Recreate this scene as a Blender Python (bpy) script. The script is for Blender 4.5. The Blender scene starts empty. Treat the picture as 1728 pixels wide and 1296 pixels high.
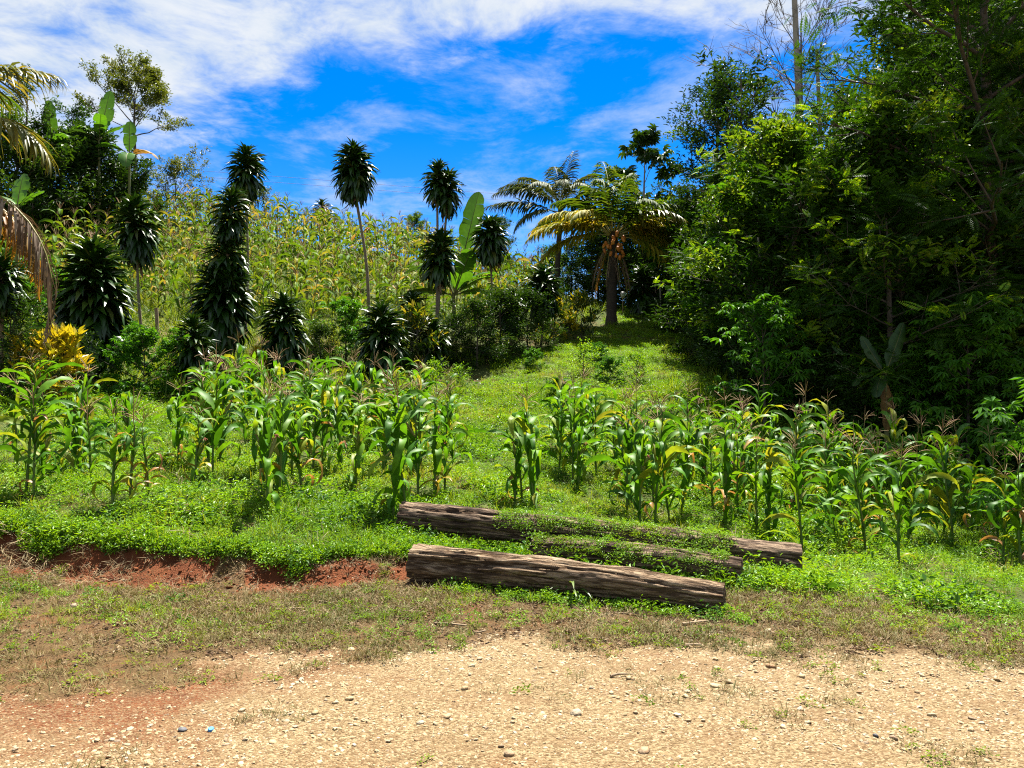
import bpy, math, random
import numpy as np
from mathutils import Vector, Matrix

# ------------------------------------------------------------------ camera, sky, sun, exposure
SC = bpy.context.scene
COL = SC.collection
F_PX, CX, CY = 1298.0, 864.0, 648.0          # focal length and centre in pixels of the 1728x1296 photograph
HORIZON = 690.0
PITCH = math.atan((HORIZON - CY) / F_PX)
EYE = np.array([0.0, 0.0, 1.6])
cam_d = bpy.data.cameras.new("camera")
cam_d.sensor_width = 36.0
cam_d.lens = F_PX / 1728.0 * 36.0
cam_d.clip_start, cam_d.clip_end = 0.05, 3000.0
cam = bpy.data.objects.new("camera", cam_d)
cam.location = EYE
cam.rotation_euler = (math.pi / 2 + PITCH, 0, 0)
COL.objects.link(cam)
SC.camera = cam

SUN_EL, SUN_AZ = math.radians(66), math.radians(20)      # azimuth from straight ahead (+Y) towards the right (+X)
SUN_DIR = Vector((math.sin(SUN_AZ) * math.cos(SUN_EL), math.cos(SUN_AZ) * math.cos(SUN_EL), math.sin(SUN_EL)))
sun_d = bpy.data.lights.new("sun", 'SUN')
sun_d.energy, sun_d.angle, sun_d.color = 5.0, math.radians(0.53), (1.0, 0.95, 0.86)
sun = bpy.data.objects.new("sun", sun_d)
sun.rotation_euler = (-SUN_DIR).to_track_quat('-Z', 'Y').to_euler()
sun.location = (10, 10, 40)
COL.objects.link(sun)

SC.view_settings.view_transform = 'Standard'
SC.view_settings.look = 'None'
SC.view_settings.exposure = 2.15
SC.view_settings.gamma = 1.0
SC.view_settings.use_curve_mapping = False
cy = SC.cycles
cy.max_bounces, cy.diffuse_bounces, cy.glossy_bounces = 4, 2, 1
cy.transmission_bounces, cy.transparent_max_bounces = 2, 4
cy.caustics_reflective = cy.caustics_refractive = False
cy.use_denoising = False
cy.filter_width = 1.15
cy.sample_clamp_indirect = 2.0
cy.use_adaptive_sampling = False

world = bpy.data.worlds.new("World")
SC.world = world
world.use_nodes = True
wt = world.node_tree
for n in list(wt.nodes): wt.nodes.remove(n)

def N(t, typ, **kw):
    n = t.nodes.new(typ)
    for k, v in kw.items():
        if k.startswith('i_'):
            key = k[2:]
            n.inputs[int(key) if key.isdigit() else key.replace('_', ' ')].default_value = v
        else:
            setattr(n, k, v)
    return n

def mth(t, op, a, b=None, clamp=False):
    n = t.nodes.new('ShaderNodeMath'); n.operation = op; n.use_clamp = clamp
    for i, v in enumerate((a, b)):
        if v is None: continue
        if isinstance(v, (int, float)): n.inputs[i].default_value = v
        else: t.links.new(v, n.inputs[i])
    return n.outputs[0]

def maprange(t, v, a, b, c=0.0, d=1.0, smooth=True):
    n = t.nodes.new('ShaderNodeMapRange'); n.interpolation_type = 'SMOOTHSTEP' if smooth else 'LINEAR'
    n.clamp = True
    t.links.new(v, n.inputs[0])
    for i, x in enumerate((a, b, c, d)): n.inputs[1 + i].default_value = x
    return n.outputs[0]

def mixc(t, fac, a, b, mode='MIX'):
    n = t.nodes.new('ShaderNodeMix'); n.data_type = 'RGBA'; n.blend_type = mode; n.clamp_factor = True
    for sock, v in ((n.inputs[0], fac), (n.inputs[6], a), (n.inputs[7], b)):
        if isinstance(v, (int, float)): sock.default_value = v
        elif isinstance(v, (tuple, list)): sock.default_value = tuple(v) + ((1.0,) if len(v) == 3 else ())
        else: t.links.new(v, sock)
    return n.outputs[2]

def build_sky():
    t = wt
    sky = N(t, 'ShaderNodeTexSky', sky_type='NISHITA', sun_disc=False)
    sky.sun_elevation, sky.sun_rotation = SUN_EL, SUN_AZ
    sky.altitude, sky.air_density, sky.dust_density, sky.ozone_density = 900.0, 1.0, 0.1, 3.0
    hs = N(t, 'ShaderNodeHueSaturation'); hs.inputs['Hue'].default_value = 0.511; hs.inputs['Saturation'].default_value = 1.48; hs.inputs['Value'].default_value = 0.88
    t.links.new(sky.outputs[0], hs.inputs['Color'])
    # the clouds lie in a level sheet overhead: direction divided by its height gives a place in that sheet
    tc = N(t, 'ShaderNodeTexCoord')
    sp = N(t, 'ShaderNodeSeparateXYZ'); t.links.new(tc.outputs['Generated'], sp.inputs[0])
    z = mth(t, 'MAXIMUM', sp.outputs[2], 0.06)
    u, v = mth(t, 'DIVIDE', sp.outputs[0], z), mth(t, 'DIVIDE', sp.outputs[1], z)
    cb = N(t, 'ShaderNodeCombineXYZ'); t.links.new(u, cb.inputs[0]); t.links.new(v, cb.inputs[1])
    def noise(scale, detail, rough, dist, off):
        mp = N(t, 'ShaderNodeMapping'); mp.inputs['Location'].default_value = off; mp.inputs['Scale'].default_value = (1.0, 0.9, 1)
        mp.inputs['Rotation'].default_value = (0, 0, 0.3)
        t.links.new(cb.outputs[0], mp.inputs[0])
        n = N(t, 'ShaderNodeTexNoise', i_Scale=scale, i_Detail=detail, i_Roughness=rough, i_Distortion=dist)
        t.links.new(mp.outputs[0], n.inputs['Vector'])
        return n.outputs[0]
    big, mid, fine = noise(0.9, 3, 0.5, 0.2, (3.1, 1.7, 0)), noise(2.6, 7, 0.62, 0.35, (8.4, 2.2, 0)), noise(7.0, 6, 0.65, 0.6, (1.2, 9.6, 0))
    # an opening in the cloud sheet: an oval hole of clear sky ahead
    du, dv = mth(t, 'DIVIDE', mth(t, 'SUBTRACT', u, 0.9), 2.22), mth(t, 'DIVIDE', mth(t, 'SUBTRACT', v, 4.3), 2.22)
    r = mth(t, 'POWER', mth(t, 'ADD', mth(t, 'POWER', mth(t, 'ABSOLUTE', du), 4.0), mth(t, 'POWER', mth(t, 'ABSOLUTE', dv), 4.0)), 0.25)
    r = mth(t, 'ADD', r, mth(t, 'MULTIPLY', mth(t, 'SUBTRACT', big, 0.5), 0.22))
    far = maprange(t, v, 2.6, 3.6)                                  # farther off, towards the horizon, the sheet thins out
    cover = mth(t, 'SUBTRACT', maprange(t, r, 0.80, 1.12, -0.24, 0.17), mth(t, 'MULTIPLY', far, 0.17))
    dens = mth(t, 'ADD', mth(t, 'ADD', mth(t, 'MULTIPLY', mid, 0.7), mth(t, 'MULTIPLY', fine, 0.3)), cover)
    dens = maprange(t, dens, 0.44, 0.74)
    wisp = mth(t, 'MULTIPLY', maprange(t, noise(1.7, 8, 0.66, 0.25, (5.5, 4.4, 0)), 0.45, 0.74), 0.60)
    dens = mth(t, 'MAXIMUM', dens, wisp)
    shade = maprange(t, mid, 0.35, 0.72, 0.0, 1.0)
    ccol = mixc(t, shade, (2.75, 3.25, 3.9), (3.85, 4.0, 4.25))
    out = mixc(t, dens, hs.outputs[0], ccol)
    bg = N(t, 'ShaderNodeBackground', i_Strength=0.052)
    t.links.new(out, bg.inputs[0])
    wo = N(t, 'ShaderNodeOutputWorld'); t.links.new(bg.outputs[0], wo.inputs[0])
build_sky()

# ------------------------------------------------------------------ helpers
rng = np.random.default_rng(7)
_f, _u, _r = np.array([0, math.cos(PITCH), math.sin(PITCH)]), np.array([0, -math.sin(PITCH), math.cos(PITCH)]), np.array([1.0, 0, 0])

def ray(px, py):
    return _f + _r * ((px - CX) / F_PX) + _u * ((CY - py) / F_PX)
def at(px, py, d):
    """the place seen at photo pixel (px, py), d metres ahead"""
    v = ray(px, py)
    return EYE + v * (d / v[1])
def mpp(d):
    return d / F_PX
def project(P):
    q = np.asarray(P) - EYE
    dz = q @ _f
    return CX + F_PX * (q @ _r) / dz, CY - F_PX * (q @ _u) / dz, dz

def vnoise(x, y, seed=0):
    """smooth value noise on a unit lattice, 0..1"""
    xi, yi = np.floor(x).astype(np.int64), np.floor(y).astype(np.int64)
    fx, fy = x - xi, y - yi
    fx, fy = fx * fx * (3 - 2 * fx), fy * fy * (3 - 2 * fy)
    def h(a, b):
        n = (a * 374761393 + b * 668265263 + seed * 974634721) & 0x7fffffff
        n = ((n ^ (n >> 13)) * 1274126177) & 0x7fffffff
        return ((n ^ (n >> 16)) & 0xffff) / 65535.0
    return (h(xi, yi) * (1 - fx) + h(xi + 1, yi) * fx) * (1 - fy) + (h(xi, yi + 1) * (1 - fx) + h(xi + 1, yi + 1) * fx) * fy
def fbm(x, y, seed=0, oct=4):
    s, a, tot = 0, 1.0, 0
    for o in range(oct):
        s = s + a * vnoise(x * 2 ** o + 17.3 * o, y * 2 ** o - 9.1 * o, seed + o); tot += a; a *= 0.5
    return s / tot
def sstep(a, b, x):
    t = np.clip((x - a) / (b - a), 0, 1)
    return t * t * (3 - 2 * t)

# ------------------------------------------------------------------ the lie of the land
_cp = []
def cp(px, py, d): _cp.append(at(px, py, d))
def cw(x, y, z): _cp.append(np.array([x, y, z], float))
for x in (-14, -7, -3, 0, 3, 7, 14):
    cw(x, -12, 0.0); cw(x, 0, 0.0); cw(x, 4.0, 0.0)
for x in (-8, -4, -1.5, 1, 3): cw(x, 6.3, 0.02)
cw(6, 6.5, -0.05); cw(10, 7, -0.15)
# the maize plot (the step of the bank on the left comes on top)
cp(42, 835, 9.6); cp(250, 850, 8.9); cp(455, 845, 9.3); cp(680, 872, 9.3); cp(880, 868, 9.9); cp(1100, 886, 9.9)
cp(1350, 925, 9.6); cp(1480, 938, 9.5); cp(1700, 950, 9.4)
cp(100, 740, 13.0); cp(350, 725, 14.5); cp(620, 712, 17.0); cp(800, 705, 18.0); cp(1000, 715, 17.5); cp(1200, 760, 15.5); cp(1450, 800, 14.5); cp(1700, 850, 13.8)
cp(20, 660, 16.0); cp(240, 645, 19.5); cp(480, 640, 21.5); cp(700, 640, 22.5); cp(900, 604, 25.0); cp(1040, 640, 22.0); cp(1180, 660, 20.0)
# grassy way up to the palms and over the crest
cp(1030, 547, 33.0); cp(1150, 548, 33.0); cp(1120, 532, 37.0); cp(1100, 527, 44); cp(950, 560, 30.5)
# hill of drying maize on the left
cp(250, 545, 26.0); cp(450, 530, 29.0); cp(600, 540, 29.5); cp(60, 560, 22.0)
cp(250, 455, 37.0); cp(500, 450, 40.0); cp(700, 465, 41.0); cp(860, 505, 40.0)
cp(60, 400, 45.0); cp(250, 366, 52.0); cp(500, 408, 55.0); cp(700, 437, 56.0); cp(880, 487, 53.0); cp(980, 505, 50.0)
cp(-300, 520, 25.0); cp(-300, 380, 45.0); cp(-200, 700, 13.0)
for x, y, z in ((-60, 40, 15), (-28, 75, 15.5), (0, 75, 11.5), (-60, 100, 12), (0, 120, 9), (60, 120, 9), (60, 60, 7.5), (-120, 100, 8), (120, 120, 8),
                (-150, 0, 2), (150, 0, 0), (0, -80, -1), (-150, 300, 6), (0, 300, 6), (150, 300, 6), (300, 150, 4), (-300, 150, 4)): cw(x, y, z)
# wood floor on the right
for x, y, z in ((9, 16, 0.2), (13, 13, -0.1), (10, 20, 1.0), (15, 20, 0.6), (9, 27, 3.2), (16, 28, 2.4), (25, 25, 1.6), (25, 12, -0.2), (12, 38, 5.6), (25, 40, 5.0)): cw(x, y, z)
_cp = np.array(_cp)
def _phi(d2): return 0.5 * d2 * np.log(d2 + 1e-9)
def _fit():
    P = _cp[:, :2] / 20.0
    n = len(P)
    K = _phi(((P[:, None] - P[None]) ** 2).sum(-1)) + np.eye(n) * 2e-3
    A = np.zeros((n + 3, n + 3)); A[:n, :n] = K; A[:n, n] = 1; A[:n, n + 1:] = P; A[n, :n] = 1; A[n + 1:, :n] = P.T
    return np.linalg.solve(A, np.concatenate([_cp[:, 2], np.zeros(3)]))
_w = _fit()
def bank_y(x):
    return np.interp(x, [-9, -5.3, -3.2, -1.9, -0.9, 0.0], [8.4, 7.62, 7.02, 6.98, 7.25, 7.6]) + 0.22 * (fbm(x * 1.7, x * 0 + 3.0, 5, 4) - 0.5) * 2
def bank_h(x):
    return np.interp(x, [-9, -5.3, -3.2, -1.6, -0.8, -0.3], [0.22, 0.19, 0.16, 0.12, 0.07, 0.0])
def H(x, y):
    x, y = np.atleast_1d(np.asarray(x, float)), np.atleast_1d(np.asarray(y, float))
    sh = np.broadcast(x, y).shape
    x, y = np.broadcast_to(x, sh).ravel(), np.broadcast_to(y, sh).ravel()
    out = np.empty(len(x))
    P = _cp[:, :2] / 20.0
    for s in range(0, len(x), 20000):
        q = np.stack([x[s:s + 20000], y[s:s + 20000]], 1) / 20.0
        out[s:s + 20000] = _phi(((q[:, None] - P[None]) ** 2).sum(-1)) @ _w[:-3] + _w[-3] + q @ _w[-2:]
    flat = sstep(5.0, 6.8, y)
    road = (fbm(x * 0.5, y * 0.9, 31, 2) - 0.5) * 0.03
    out = out * flat + (1 - flat) * road * (y > -40)
    yb, hb = bank_y(x), bank_h(x)
    step = hb * sstep(-0.16, 0.18, y - yb) * (1 - sstep(1.2, 3.0, y - yb))   # fades into the plot behind
    out = out - hb * 0.25 * sstep(-1.2, -0.2, y - yb) * (1 - sstep(0.0, 0.3, y - yb)) + step
    bump = (fbm(x * 1.3, y * 1.3, 11, 4) - 0.5) * 0.10 * sstep(5.2, 7.5, y) + (fbm(x * 5, y * 5, 3, 2) - 0.5) * 0.012
    bump = bump + (fbm(x * 4.5, y * 4.5, 47, 4) - 0.5) * 0.22 * np.exp(-((y - yb) / 0.22) ** 2) * (hb > .02)
    big = (fbm(x * 0.25, y * 0.25, 21, 3) - 0.5) * 0.6 * sstep(22, 34, y)
    return (out + bump + big).reshape(sh)
def h1(x, y): return float(H(x, y)[0])
def hit(px, py, lo=2.0, hi=80.0):
    """first place where the sight line through a photo pixel meets the land"""
    v = ray(px, py)
    ys = np.concatenate([np.arange(lo, 24, 0.06), np.arange(24, hi, 0.2)])
    P = EYE + v[None] * (ys / v[1])[:, None]
    below = np.nonzero(P[:, 2] < H(P[:, 0], P[:, 1]))[0]
    k = below[0] if len(below) else len(ys) - 1
    p = P[k].copy(); p[2] = h1(p[0], p[1])
    return p
def on(px, d):
    """on the land in the photo's column px, d metres ahead"""
    x = (px - CX) / F_PX * d
    return np.array([x, d, h1(x, d)])
# ------------------------------------------------------------------ meshes
class Geo:
    """collects vertices and faces; build() makes one mesh of them"""
    def __init__(s): s.V, s.F, s.n = [], [], 0
    def add(s, V, F, mi=0):
        V, F = np.asarray(V, float).reshape(-1, 3), np.asarray(F, int)
        s.V.append(V); s.F.append((F + s.n, mi)); s.n += len(V)
        return s
    def spread(s, TV, TF, M, P, mi=0):
        """copies of a template (TV, TF) under N frames M (N,3,3) at P (N,3)"""
        M, P = np.asarray(M, float), np.asarray(P, float)
        n, k = len(P), len(TV)
        if n == 0: return s
        V = np.einsum('nij,kj->nki', M, TV) + P[:, None]
        F = (np.asarray(TF)[None] + (np.arange(n) * k)[:, None, None]).reshape(n * len(TF), -1)
        return s.add(V.reshape(-1, 3), F, mi)
    def join(s, g, M=None, p=(0, 0, 0), mi=None):
        off = s.n
        for V in g.V:
            s.V.append((V @ np.asarray(M).T if M is not None else V) + np.asarray(p)); s.n += len(V)
        for F, m in g.F: s.F.append((F + off, m if mi is None else mi))
        return s
    def mesh(s, name, mats, smooth=True):
        me = bpy.data.meshes.new(name)
        V = np.concatenate(s.V).astype(np.float32) if s.V else np.zeros((0, 3), np.float32)
        me.vertices.add(len(V)); me.vertices.foreach_set('co', V.ravel())
        loops = np.concatenate([F.ravel() for F, _ in s.F])
        tot = np.concatenate([np.full(len(F), F.shape[1]) for F, _ in s.F])
        mi = np.concatenate([np.full(len(F), m) for F, m in s.F])
        me.loops.add(len(loops)); me.loops.foreach_set('vertex_index', loops.astype(np.int32))
        me.polygons.add(len(tot))
        me.polygons.foreach_set('loop_start', np.concatenate([[0], np.cumsum(tot)[:-1]]).astype(np.int32))
        for m in (mats if isinstance(mats, (list, tuple)) else [mats]): me.materials.append(m)
        me.polygons.foreach_set('material_index', mi.astype(np.int32))
        me.polygons.foreach_set('use_smooth', np.full(len(tot), smooth))
        me.update(calc_edges=True)
        return me

def link(o, parent=None, loc=None, rot=None, scale=None):
    COL.objects.link(o)
    if parent is not None: o.parent = parent
    if loc is not None: o.location = [float(v) for v in loc]
    if rot is not None: o.rotation_euler = [float(v) for v in rot]
    if scale is not None: o.scale = (scale,) * 3 if isinstance(scale, (int, float)) else scale
    return o
def obj(name, me, parent=None, loc=None, rot=None, scale=None, kind=None):
    o = link(bpy.data.objects.new(name, me), parent, loc, rot, scale)
    if kind: o['kind'] = kind
    return o
def tag(o, label=None, cat=None, group=None, kind=None):
    for k, v in (('label', label), ('category', cat), ('group', group), ('kind', kind)):
        if v: o[k] = v
    return o
def thing(name, label, cat, loc, rz=0.0, group=None, scale=None):
    return tag(link(bpy.data.objects.new(name, None), None, loc, (0, 0, rz), scale), label, cat, group)

def frames(D, up=(0, 0, 1), roll=None, size=1.0):
    """N frames whose +Y runs along D and whose +Z leans towards up; scaled by size"""
    D = np.asarray(D, float); D = D / np.linalg.norm(D, axis=1, keepdims=True)
    U = np.broadcast_to(np.asarray(up, float), D.shape)
    X = np.cross(D, U); l = np.linalg.norm(X, axis=1, keepdims=True)
    X = np.where(l < 1e-3, np.array([[1.0, 0, 0]]), X / np.maximum(l, 1e-6))
    Z = np.cross(X, D)
    if roll is not None:
        c, s = np.cos(roll)[:, None], np.sin(roll)[:, None]
        X, Z = X * c + Z * s, Z * c - X * s
    M = np.stack([X, D, Z], 2)
    return M * (np.asarray(size, float).reshape(-1, 1, 1) if np.ndim(size) else size)

def tube(g, P, R, sides=6, mi=0, cap=True):
    P, R = np.asarray(P, float), np.broadcast_to(np.asarray(R, float), (len(P),))
    T = np.gradient(P, axis=0); T /= np.linalg.norm(T, axis=1, keepdims=True) + 1e-9
    ref = np.array([0.31, 0.95, 0.05]) if abs(T[0][2]) > 0.7 else np.array([0.05, 0.1, 0.99])
    A = np.cross(T, ref); A /= np.linalg.norm(A, axis=1, keepdims=True) + 1e-9
    B = np.cross(T, A)
    th = np.linspace(0, 2 * np.pi, sides, endpoint=False)
    V = P[:, None] + R[:, None, None] * (A[:, None] * np.cos(th)[None, :, None] + B[:, None] * np.sin(th)[None, :, None])
    n = len(P)
    i, j = np.meshgrid(np.arange(n - 1), np.arange(sides), indexing='ij')
    k = (j + 1) % sides
    F = np.stack([i * sides + j, i * sides + k, (i + 1) * sides + k, (i + 1) * sides + j], -1).reshape(-1, 4)
    g.add(V.reshape(-1, 3), F, mi)
    if cap:
        for r in (0, n - 1): g.add(np.vstack([V[r], P[r:r + 1]]), [[a, (a + 1) % sides, sides] for a in range(sides)], mi)
    return g
def smoothpath(P, n):
    P = np.asarray(P, float)
    t = np.linspace(0, len(P) - 1, n)
    if len(P) < 3: return np.stack([np.interp(t, range(len(P)), P[:, k]) for k in range(3)], 1)
    out = []
    E = np.vstack([2 * P[0] - P[1], P, 2 * P[-1] - P[-2]])
    for x in t:
        i = min(int(x), len(P) - 2); f = x - i
        a, b, c, d = E[i], E[i + 1], E[i + 2], E[i + 3]
        out.append(0.5 * (2 * b + (c - a) * f + (2 * a - 5 * b + 4 * c - d) * f * f + (3 * b - a - 3 * c + d) * f ** 3))
    return np.array(out)

# ------------------------------------------------------------------ materials
def newmat(name):
    m = bpy.data.materials.new(name); m.use_nodes = True
    t = m.node_tree
    for n in list(t.nodes): t.nodes.remove(n)
    return m, t, N(t, 'ShaderNodeOutputMaterial')
ALBEDO = 0.62            # all tints below are given as ratios; this sets the real reflectance
def ramp(t, fac, stops):
    n = t.nodes.new('ShaderNodeValToRGB')
    e = n.color_ramp.elements
    while len(e) < len(stops): e.new(0.5)
    for el, (p, c) in zip(e, stops): el.position = p; el.color = tuple(v * ALBEDO for v in c) + (1,)
    t.links.new(fac, n.inputs[0])
    return n.outputs[0]
def tnoise(t, scale, detail=3, rough=0.55, vec=None, dist=0.0):
    n = N(t, 'ShaderNodeTexNoise', i_Scale=scale, i_Detail=detail, i_Roughness=rough, i_Distortion=dist)
    if vec is not None: t.links.new(vec, n.inputs['Vector'])
    return n.outputs[0]
def leafmat(name, stops, trans=0.35, tcol=(1.5, 1.25, 0.5), rough=0.42, spec=0.5, patch=0.0, vein=0.0):
    """leaf: each leaf (mesh island) and each plant takes its own tint out of the ramp; part of the light passes through"""
    m, t, o = newmat(name)
    ge, oi = N(t, 'ShaderNodeNewGeometry'), N(t, 'ShaderNodeObjectInfo')
    f = mth(t, 'FRACT', mth(t, 'ADD', ge.outputs['Random Per Island'], oi.outputs['Random']))
    if patch:
        w = tnoise(t, 0.55, 2, 0.5, ge.outputs['Position'])
        f = mth(t, 'ADD', mth(t, 'MULTIPLY', f, 1 - patch), mth(t, 'MULTIPLY', maprange(t, w, 0.3, 0.7), patch))
    c = ramp(t, f, stops)
    if vein:
        tc = N(t, 'ShaderNodeTexCoord')
        v = maprange(t, tnoise(t, 9.0, 3, 0.6, tc.outputs['Object']), 0.35, 0.7, 1 - vein, 1 + vein)
        n = N(t, 'ShaderNodeVectorMath', operation='SCALE'); t.links.new(c, n.inputs[0]); t.links.new(v, n.inputs['Scale']); c = n.outputs[0]
    b = N(t, 'ShaderNodeBsdfPrincipled', i_Roughness=rough); b.inputs['Specular IOR Level'].default_value = spec * .6
    t.links.new(c, b.inputs['Base Color'])
    tr = N(t, 'ShaderNodeBsdfTranslucent')
    t.links.new(mixc(t, 1.0, c, tcol, 'MULTIPLY'), tr.inputs[0])
    mx = N(t, 'ShaderNodeMixShader', i_0=trans)
    t.links.new(b.outputs[0], mx.inputs[1]); t.links.new(tr.outputs[0], mx.inputs[2])
    t.links.new(mx.outputs[0], o.inputs[0])
    return m
def barkmat(name, a, b, scale=(6, 6, 1.2), rough=0.9, bump=0.5, c=None):
    m, t, o = newmat(name)
    tc = N(t, 'ShaderNodeTexCoord')
    mp = N(t, 'ShaderNodeMapping'); mp.inputs['Scale'].default_value = scale; t.links.new(tc.outputs['Object'], mp.inputs[0])
    n1, n2 = tnoise(t, 3.0, 6, 0.65, mp.outputs[0], 0.4), tnoise(t, 0.8, 3, 0.5, mp.outputs[0])
    col = ramp(t, n1, [(0.3, a), (0.7, b)] if c is None else [(0.25, a), (0.5, b), (0.72, c)])
    col = mixc(t, maprange(t, n2, 0.4, 0.7), col, mixc(t, 0.5, col, a))
    p = N(t, 'ShaderNodeBsdfPrincipled', i_Roughness=rough); p.inputs['Specular IOR Level'].default_value = 0.25
    t.links.new(col, p.inputs['Base Color'])
    bp = N(t, 'ShaderNodeBump', i_Strength=bump, i_Distance=0.03); t.links.new(n1, bp.inputs['Height']); t.links.new(bp.outputs[0], p.inputs['Normal'])
    t.links.new(p.outputs[0], o.inputs[0])
    return m
def plainmat(name, a, b=None, scale=20.0, rough=0.7, spec=0.3):
    m, t, o = newmat(name)
    tc = N(t, 'ShaderNodeTexCoord'); oi = N(t, 'ShaderNodeObjectInfo')
    f = mth(t, 'ADD', mth(t, 'MULTIPLY', tnoise(t, scale, 3, 0.6, tc.outputs['Object']), 0.6), mth(t, 'MULTIPLY', oi.outputs['Random'], 0.4))
    p = N(t, 'ShaderNodeBsdfPrincipled', i_Roughness=rough); p.inputs['Specular IOR Level'].default_value = spec
    t.links.new(ramp(t, f, [(0.25, a), (0.75, b or a)]), p.inputs['Base Color'])
    t.links.new(p.outputs[0], o.inputs[0])
    return m

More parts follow.
